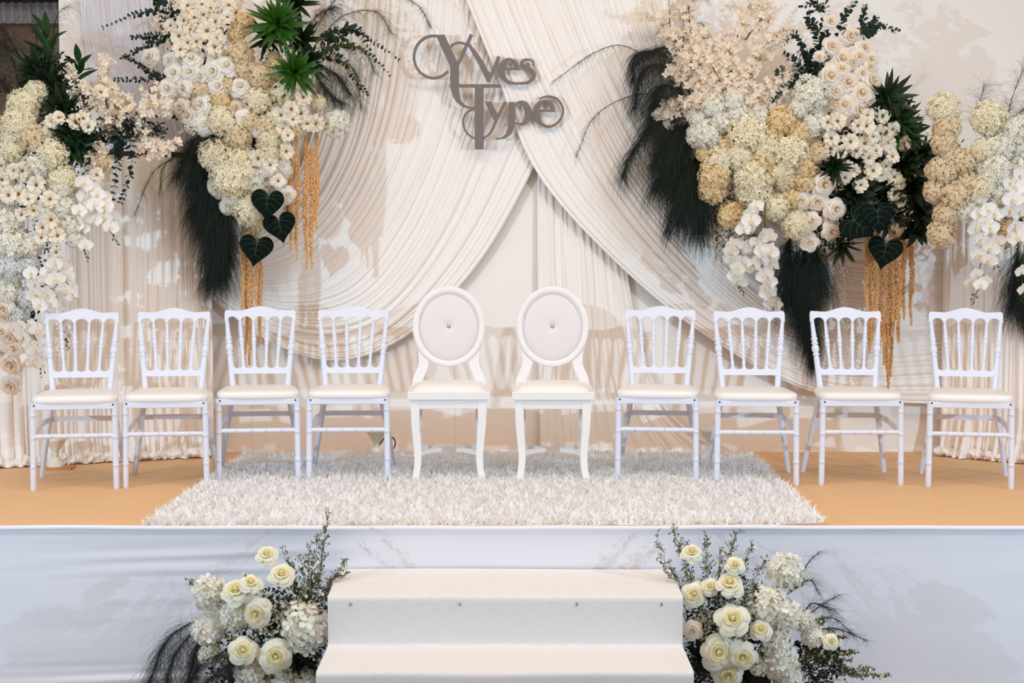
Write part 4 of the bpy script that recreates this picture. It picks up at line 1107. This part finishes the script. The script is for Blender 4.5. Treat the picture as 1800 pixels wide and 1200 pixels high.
Cc.hyds('gold', [(1371,213,26),(1355,240,23),(1256,307,27),(1341,283,24),(1405,235,20),(1416,293,23),(1253,332,24),(1287,378,24),(1390,347,18),(1413,317,20),(1275,255,18),(1238,270,14)])
Cc.hyds('tan', [(1380,317,21),(1573,402,14),(1345,315,18),(1440,270,20)])
Cc.roses('p', [(1461,37,11),(1463,81,15),(1495,64,15),(1520,83,13),(1481,103,18),(1512,99,13),(1532,104,13),(1531,117,12),(1461,133,19),(1492,144,17),(1535,141,18),(1516,163,19),(1517,128,12),(1485,184,17),(1512,192,15),(1480,120,13),(1450,325,19),(1407,353,16),(1437,355,15),(1470,368,17),(1463,407,15),(1427,388,14),(1423,427,14),(1500,110,12),(1470,160,14),(1440,100,10),(1505,60,11)])
Cc.roses('t', [(1460,387,13),(1470,175,13),(1500,125,12),(1455,150,12)], off=0)
Cc.daisies([(1472,213,16),(1479,203,13),(1508,221,15),(1523,221,16),(1551,205,14),(1547,235,16),(1569,227,15),(1520,252,17),(1495,249,15),(1560,251,15),(1589,252,14),(1564,258,13),(1569,275,14),(1557,292,15),(1535,300,16),(1489,296,15),(1459,262,14),(1527,277,13),(1485,312,13),(1549,307,14),(1572,311,14),(1525,203,13),(1476,267,13),(1461,243,17),(1513,325,15),(1583,323,12),(1570,342,13),(1583,352,12),(1500,300,13),(1455,215,13),(1540,265,13),(1505,265,13),(1535,240,12)])
for pth, n in (([(1260,210),(1200,90),(1160,40),(1130,25)],90),([(1250,200),(1215,60),(1210,-10)],70),([(1290,190),(1290,90),(1320,10),(1345,15)],110),([(1300,200),(1330,100),(1385,50)],90),([(1270,200),(1215,150),(1180,130)],90),([(1260,210),(1210,180),(1160,195)],80),([(1290,200),(1250,110),(1235,60)],80),
               ([(1310,210),(1350,150),(1400,120)],80),([(1300,190),(1280,120),(1270,60)],80),([(1320,200),(1370,170),(1390,150)],60),([(1260,180),(1230,120),(1195,100)],80),([(1300,190),(1310,140),(1345,90)],80),([(1310,70),(1350,20),(1350,40)],40),([(1200,100),(1180,60),(1175,-10)],40),([(1240,200),(1190,190),(1168,205)],60)):
    Cc.branch(pth, n, off=.0, r=6.2, spread=.075)
for pth, n, r in (([(1430,140),(1420,90),(1395,60),(1378,75)],18,8),([(1440,140),(1440,80),(1430,45)],18,8.5),([(1450,120),(1450,40),(1452,-15)],16,7),([(1430,150),(1400,110),(1380,95)],16,8.5),([(1440,130),(1425,100),(1405,90)],14,9),([(1420,150),(1400,135),(1390,150)],12,8),([(1430,170),(1390,150),(1360,175),(1342,195)],18,7),([(1480,70),(1480,35),(1502,5)],14,6.5),([(1515,65),(1518,35),(1520,10)],14,6),
                  ([(1500,65),(1530,55),(1545,45),(1578,55)],16,6.5),([(1450,20),(1430,5),(1408,12)],12,6),([(1440,60),(1420,30),(1425,20)],10,7),([(1430,120),(1440,100),(1455,60)],14,9),([(1525,60),(1535,45),(1540,32)],9,7),([(1380,130),(1370,125),(1365,130)],6,7)):
    Cc.euca(pth, n, r, off=.02)
Cc.rosette(1558,175,16,62,9,'leaf_dark',off=.0,spread=(.5,1.5)); Cc.rosette(1575,215,18,60,8,'leaf_green',off=.0,spread=(.3,1.5)); Cc.rosette(1590,240,14,52,8,'leaf_green',off=.0); Cc.rosette(1465,293,16,46,6,'leaf_dark',off=.04); Cc.rosette(1618,270,12,52,9,'leaf_green',off=.0); Cc.rosette(1600,330,16,55,13,'leaf_dark',off=.0); Cc.rosette(1615,370,12,45,13,'leaf_dark',off=.0)
Cc.rosette(1500,340,16,58,14,'leaf_dark',off=-.03); Cc.rosette(1450,300,14,52,10,'leaf_dark',off=-.03); Cc.rosette(1540,350,16,58,14,'leaf_dark',off=-.03); Cc.rosette(1585,290,14,52,12,'leaf_dark',off=-.03); Cc.rosette(1630,300,12,50,10,'leaf_green',off=-.02); Cc.rosette(1610,400,10,44,14,'leaf_dark',off=-.03); Cc.rosette(1500,270,10,46,10,'leaf_dark',off=-.03); Cc.rosette(1480,425,14,50,8,'leaf_dark',off=.02,axis=(0,-.5,-1),spread=(.2,1.2)); Cc.rosette(1520,380,12,50,10,'leaf_dark',off=-.05); Cc.rosette(1560,390,10,45,12,'leaf_dark',off=-.02)
for (x, y, r, rl) in ((1508,394,33,.9),(1543,380,29,.1),(1555,441,30,-.2)): Cc.heart(x, y, r, .12, rl)
Cc.plume([[(1210,190),(1170,100),(1120,95),(1112,140)],[(1215,200),(1170,120),(1130,125),(1115,190)],[(1220,200),(1190,90),(1140,92),(1120,110)]], 2600, .17, 'fern_grey', 1.2, off=-.02, spread=.5)
Cc.plume([[(1200,160),(1110,85),(1050,90),(970,145)],[(1210,190),(1130,165),(1050,200),(1012,275)]], 420, .10, 'fern_grey', 1.0, width=.0006, off=-.05, spread=.5)
Cc.plume([[(1215,210),(1160,210),(1110,270),(1095,310)],[(1220,220),(1180,230),(1150,290)]], 1600, .20, 'fern_grey', 1.4, off=-.04, spread=.5, width=.0007)
Cc.plume([[(1225,210),(1200,230),(1180,330)],[(1230,240),(1200,260),(1200,340)],[(1235,280),(1220,300),(1220,370)],[(1235,200),(1180,180),(1170,260)],[(1225,190),(1165,150),(1140,230)],[(1225,220),(1190,260),(1155,330)],[(1235,260),(1215,300),(1195,390)],[(1240,300),(1235,340),(1230,400)]], 7200, .27, 'fern', 1.3, spread=.5, off=-.05)
Cc.plume([[(1205,300),(1185,360),(1172,410)]], 300, .14, 'fern_grey', 1.5, spread=.4, off=-.05)
Cc.plume([[(1390,410),(1385,450),(1385,520)],[(1410,420),(1415,470),(1415,540)],[(1430,420),(1435,460),(1438,500)],[(1400,430),(1405,520),(1425,590)]], 4600, .26, 'fern', 1.6, spread=.5, off=-.10)
Cc.plume([[(1395,500),(1415,570),(1428,640)],[(1415,500),(1425,560),(1430,600)]], 1500, .20, 'fern', 1.6, spread=.35, off=-.10)
Cc.plume([[(1200,90),(1202,40),(1200,-20)],[(1202,60),(1230,40),(1245,60)],[(1202,30),(1220,0),(1245,0)]], 130, .10, 'fern_grey', .7, width=.0006, off=-.02)
Cc.orchids([(1335,350),(1315,380),(1295,440),(1302,500)], [(1320,373),(1313,397),(1320,387),(1307,403),(1330,363),(1292,430),(1287,453),(1307,433),(1293,483),(1300,493),(1310,460),(1285,440),(1297,470)], 14, off=.10)
Cc.orchids([(1345,360),(1345,410),(1355,470),(1362,530)], [(1347,410),(1353,417),(1330,427),(1323,467),(1337,457),(1353,440),(1357,467),(1345,483),(1353,493),(1350,513),(1363,533),(1357,530),(1340,440),(1355,452),(1358,545),(1348,505)], 14, off=.10)
for k in range(7): Cc.wax([(1290+U(-20,30),360),(1275+U(-10,10),410),(1262+U(-12,25),450+U(-30,20))], 34, .05, bud=.0042, budm='gyp', stem='filler', off=-.03)
for k in range(4): Cc.wax([(1290,300),(1285+U(-10,20),270),(1275+U(-15,25),245)], 26, .05, bud=.0038, budm='gyp', stem='filler', off=.0)
for (x, y0, y1, w_) in ((1524,405,560,6),(1533,410,600,8),(1541,400,560,6),(1553,420,640,8),(1560,430,682,8),(1570,410,590,7),(1580,390,600,8),(1588,395,560,6),(1602,400,570,6),(1546,430,620,6),(1566,440,660,6),(1576,420,560,6),(1528,420,620,5)): Cc.amaranth(x, y0, y1, w_, -.08)

# ------------------------------------------------------------------ arrangement D: far right
D = Arr('tan and white hydrangeas with drooping white orchid sprays on the right curtain screen', (2.6, 8.2, H+1.0), 1745, 320, 150, 260, 8.20, .24)
D.filler([(1680,320,45,70),(1750,330,50,70),(1790,300,40,80),(1770,400,40,40)], 'filler', 200)
D.filler([(1665,300,40,70),(1730,300,50,60)], 'filler_brown', 150, off=-.05)
D.hyds('tan', [(1664,226,24),(1660,252,22),(1656,300,25),(1680,344,26),(1644,336,20),(1664,376,22),(1656,410,24),(1692,284,22),(1772,408,24),(1670,275,18),(1640,300,14),(1700,320,18)])
D.hyds('cream', [(1660,192,27),(1738,208,30),(1728,264,21),(1728,328,22),(1640,190,12)])
D.hyds('white', [(1756,260,26),(1784,232,28),(1748,300,30),(1700,372,17),(1720,352,18),(1797,264,24),(1790,300,24),(1760,340,24),(1795,230,24)])
D.orchids([(1790,290),(1795,340),(1785,400),(1790,430)], [(1792,308),(1784,328),(1796,344),(1776,368),(1792,372),(1788,416),(1796,404),(1784,400),(1780,350),(1775,320)], 16)
D.orchids([(1730,330),(1740,370),(1735,430),(1745,455)], [(1736,368),(1720,376),(1748,376),(1732,388),(1740,400),(1716,400),(1728,436),(1742,436),(1752,424),(1720,448),(1740,456),(1725,420)], 14)
D.orchids([(1735,450),(1722,470),(1730,490),(1716,515)], [(1716,480),(1732,492),(1708,496),(1724,500)], 12)
D.orchids([(1800,440),(1798,470),(1796,510)], [(1797,476),(1799,508)], 12)
D.plume([[(1790,430),(1785,480),(1780,540)],[(1800,430),(1800,500),(1800,550)],[(1810,430),(1815,500),(1815,560)]], 2200, .24, 'fern', 1.5, off=-.12)
D.plume([[(1760,250),(1780,170),(1800,120)],[(1770,230),(1790,200),(1830,170)],[(1740,260),(1720,200),(1730,150)]], 420, .14, 'fern_grey', .5, width=.0007, off=-.05)
D.wax([(1690,270),(1680,250),(1630,235)], 30, .04, bud=.004, budm='gyp', stem='twig')

# ------------------------------------------------------------------ bouquets E and F beside the steps
E = Arr('white rose and hydrangea bouquet with wispy sprigs beside the steps and a dark plume', (-.98, 6.1, 0), 460, 1120, 200, 190, 6.24, .30)
E.filler([(450,1110,70,60),(500,1080,60,50),(530,1150,50,60),(430,1180,70,50),(520,1190,60,50),(480,1250,90,60)], 'filler', 420, .026, off=-.10)
E.filler([(500,1060,50,50),(550,1070,30,50),(480,1120,60,40),(540,1150,40,50)], 'leaf_dark', 300, .022, off=-.02)
E.roses('y', [(469,974,17,.9),(495,1009,20,1.0),(441,1024,17,1.2),(414,1037,22,.9),(450,1078,22,.1),(427,1143,22,.2),(485,1153,25,.1)], out=.3, off=.06)
E.hydb([(369,1043,29),(414,1082,25),(534,1101,41),(367,1107,27),(369,1149,20),(443,1183,30),(491,1194,24),(534,1196,20)])
for tip, n in (((578,898),60),((605,985),46),((545,958),44),((500,960),36),((430,1008),26),((332,1020),26),((595,1010),40),((530,985),40),((560,1000),40),((610,1000),30),((560,940),40),((515,1000),40),((350,1025),16)):
    bx, by = (545+U(-25,15), 1110+U(-15,20)) if tip[0] > 400 else (430, 1080)
    E.wax([(bx, by), ((bx+tip[0])/2+U(-8,8), (by+tip[1])/2), tip], n, .055, off=.0, bud=.0026, flower=.08)
for k in range(10): E.wax([(500+U(-40,60), 1140+U(-30,40)), (500+U(-60,60), 1090+U(-30,50)), (500+U(-70,70), 1060+U(-20,70))], 40, .04, off=.02, bud=.003, flower=.5, stem='leaf_dark')
for k in range(6): E.wax([(440+U(-60,80), 1190), (430+U(-80,100), 1150), (420+U(-80,120), 1120+U(-20,40))], 34, .04, off=.0, bud=.003, flower=.4, stem='leaf_dark')
E.plume([[(370,1090),(335,1095),(290,1130),(262,1200)],[(370,1100),(330,1120),(300,1170),(290,1230)],[(380,1110),(350,1130),(330,1200)]], 1500, .16, 'fern_grey', 1.2, width=.0006, off=-.03, spread=.45)
E.plume([[(430,1120),(385,1150),(350,1170),(330,1210)],[(440,1160),(400,1170),(360,1200)]], 700, .11, 'fern_grey', 1.1, width=.0006, off=.06, spread=.4)
E.rosette(470,1180,12,60,9,'leaf_dark',off=-.04); E.rosette(520,1150,12,55,9,'leaf_dark',off=-.06)
mb = MB(); mb.lathe((0,.0,.0),(0,0,.20), [(0,.11),(.9,.13),(1,.12)], 20); obj('planter', mb.mesh('planter', 'dark'), E.root)

F = Arr('white rose and hydrangea bouquet with a blush rose and bushy green sprigs beside the steps', (.95, 6.1, 0), 1330, 1110, 200, 190, 6.24, .30)
F.filler([(1250,1110,50,60),(1320,1110,60,60),(1240,1180,50,50),(1330,1190,80,50),(1420,1170,60,50),(1340,1250,90,60)], 'filler', 420, .026, off=-.10)
F.filler([(1250,1060,40,50),(1300,1060,50,50),(1240,1140,40,60),(1330,1120,60,50),(1440,1160,50,40)], 'leaf_dark', 300, .022, off=-.02)
F.roses('y', [(1216,969,16,.8),(1292,993,15,.7),(1283,1025,21,.9),(1220,1044,19,.2),(1248,1031,14,.6),(1288,1088,26,.4),(1263,1146,27,.1),(1306,1154,22,.1),(1280,1188,23,.2),(1338,1105,17,.3),(1462,1127,13,.4)], out=.3, off=.06)
F.roses('p', [(1217,1109,15,.1)], out=.4, off=.06)
F.hydb([(1380,1003,29),(1350,1066,35),(1378,1080,27),(1365,1128,26),(1368,1160,32),(1334,1168,18),(1411,1090,19),(1429,1118,18),(1388,1192,24)])
for tip, n in (((1155,940),40),((1183,930),60),((1242,940),56),((1295,935),56),((1345,980),36),((1412,1022),36),((1205,950),40),((1320,960),44),((1265,970),40),((1175,985),30),((1300,1000),40),((1340,1020),30)):
    bx, by = (1245+(tip[0]-1245)*.35+U(-10,10), 1110+U(-20,15))
    F.wax([(bx, by), ((bx+tip[0])/2+U(-8,8), (by+tip[1])/2), tip], n, .055, off=.0, bud=.0026, flower=.08)
for k in range(10): F.wax([(1270+U(-40,60), 1140+U(-40,40)), (1270+U(-50,60), 1090+U(-30,50)), (1260+U(-50,70), 1060+U(-20,70))], 36, .04, off=.02, bud=.003, flower=.45, stem='leaf_dark')
for tip in ((1560,1188),(1535,1175),(1500,1145),(1480,1120),(1460,1110),(1445,1090),(1520,1190),(1490,1160),(1430,1130),(1470,1140)):
    F.wax([(1410+U(-15,15),1185+U(-20,10)), ((1410+tip[0])/2, (1175+tip[1])/2+U(-14,4)), tip], 60, .045, off=.0, bud=.0032, flower=.12, stem='leaf_dark', budm='wax_bud')
F.plume([[(1400,1030),(1420,990),(1442,968)],[(1400,1030),(1425,1020),(1440,1045)]], 110, .07, 'fern_grey', .4, width=.0006, off=-.04)
F.plume([[(1400,1100),(1440,1065),(1475,1045)],[(1400,1100),(1460,1085),(1500,1115)],[(1410,1110),(1470,1105),(1525,1126)],[(1410,1080),(1430,1060),(1470,1075)]], 420, .08, 'fern_grey', .4, width=.0006, off=-.04)
F.rosette(1290,1180,12,55,9,'leaf_dark',off=-.06); F.rosette(1240,1150,12,55,9,'leaf_dark',off=-.06)
mb = MB(); mb.lathe((0,.0,.0),(0,0,.20), [(0,.11),(.9,.13),(1,.12)], 20); obj('planter', mb.mesh('planter', 'dark'), F.root)
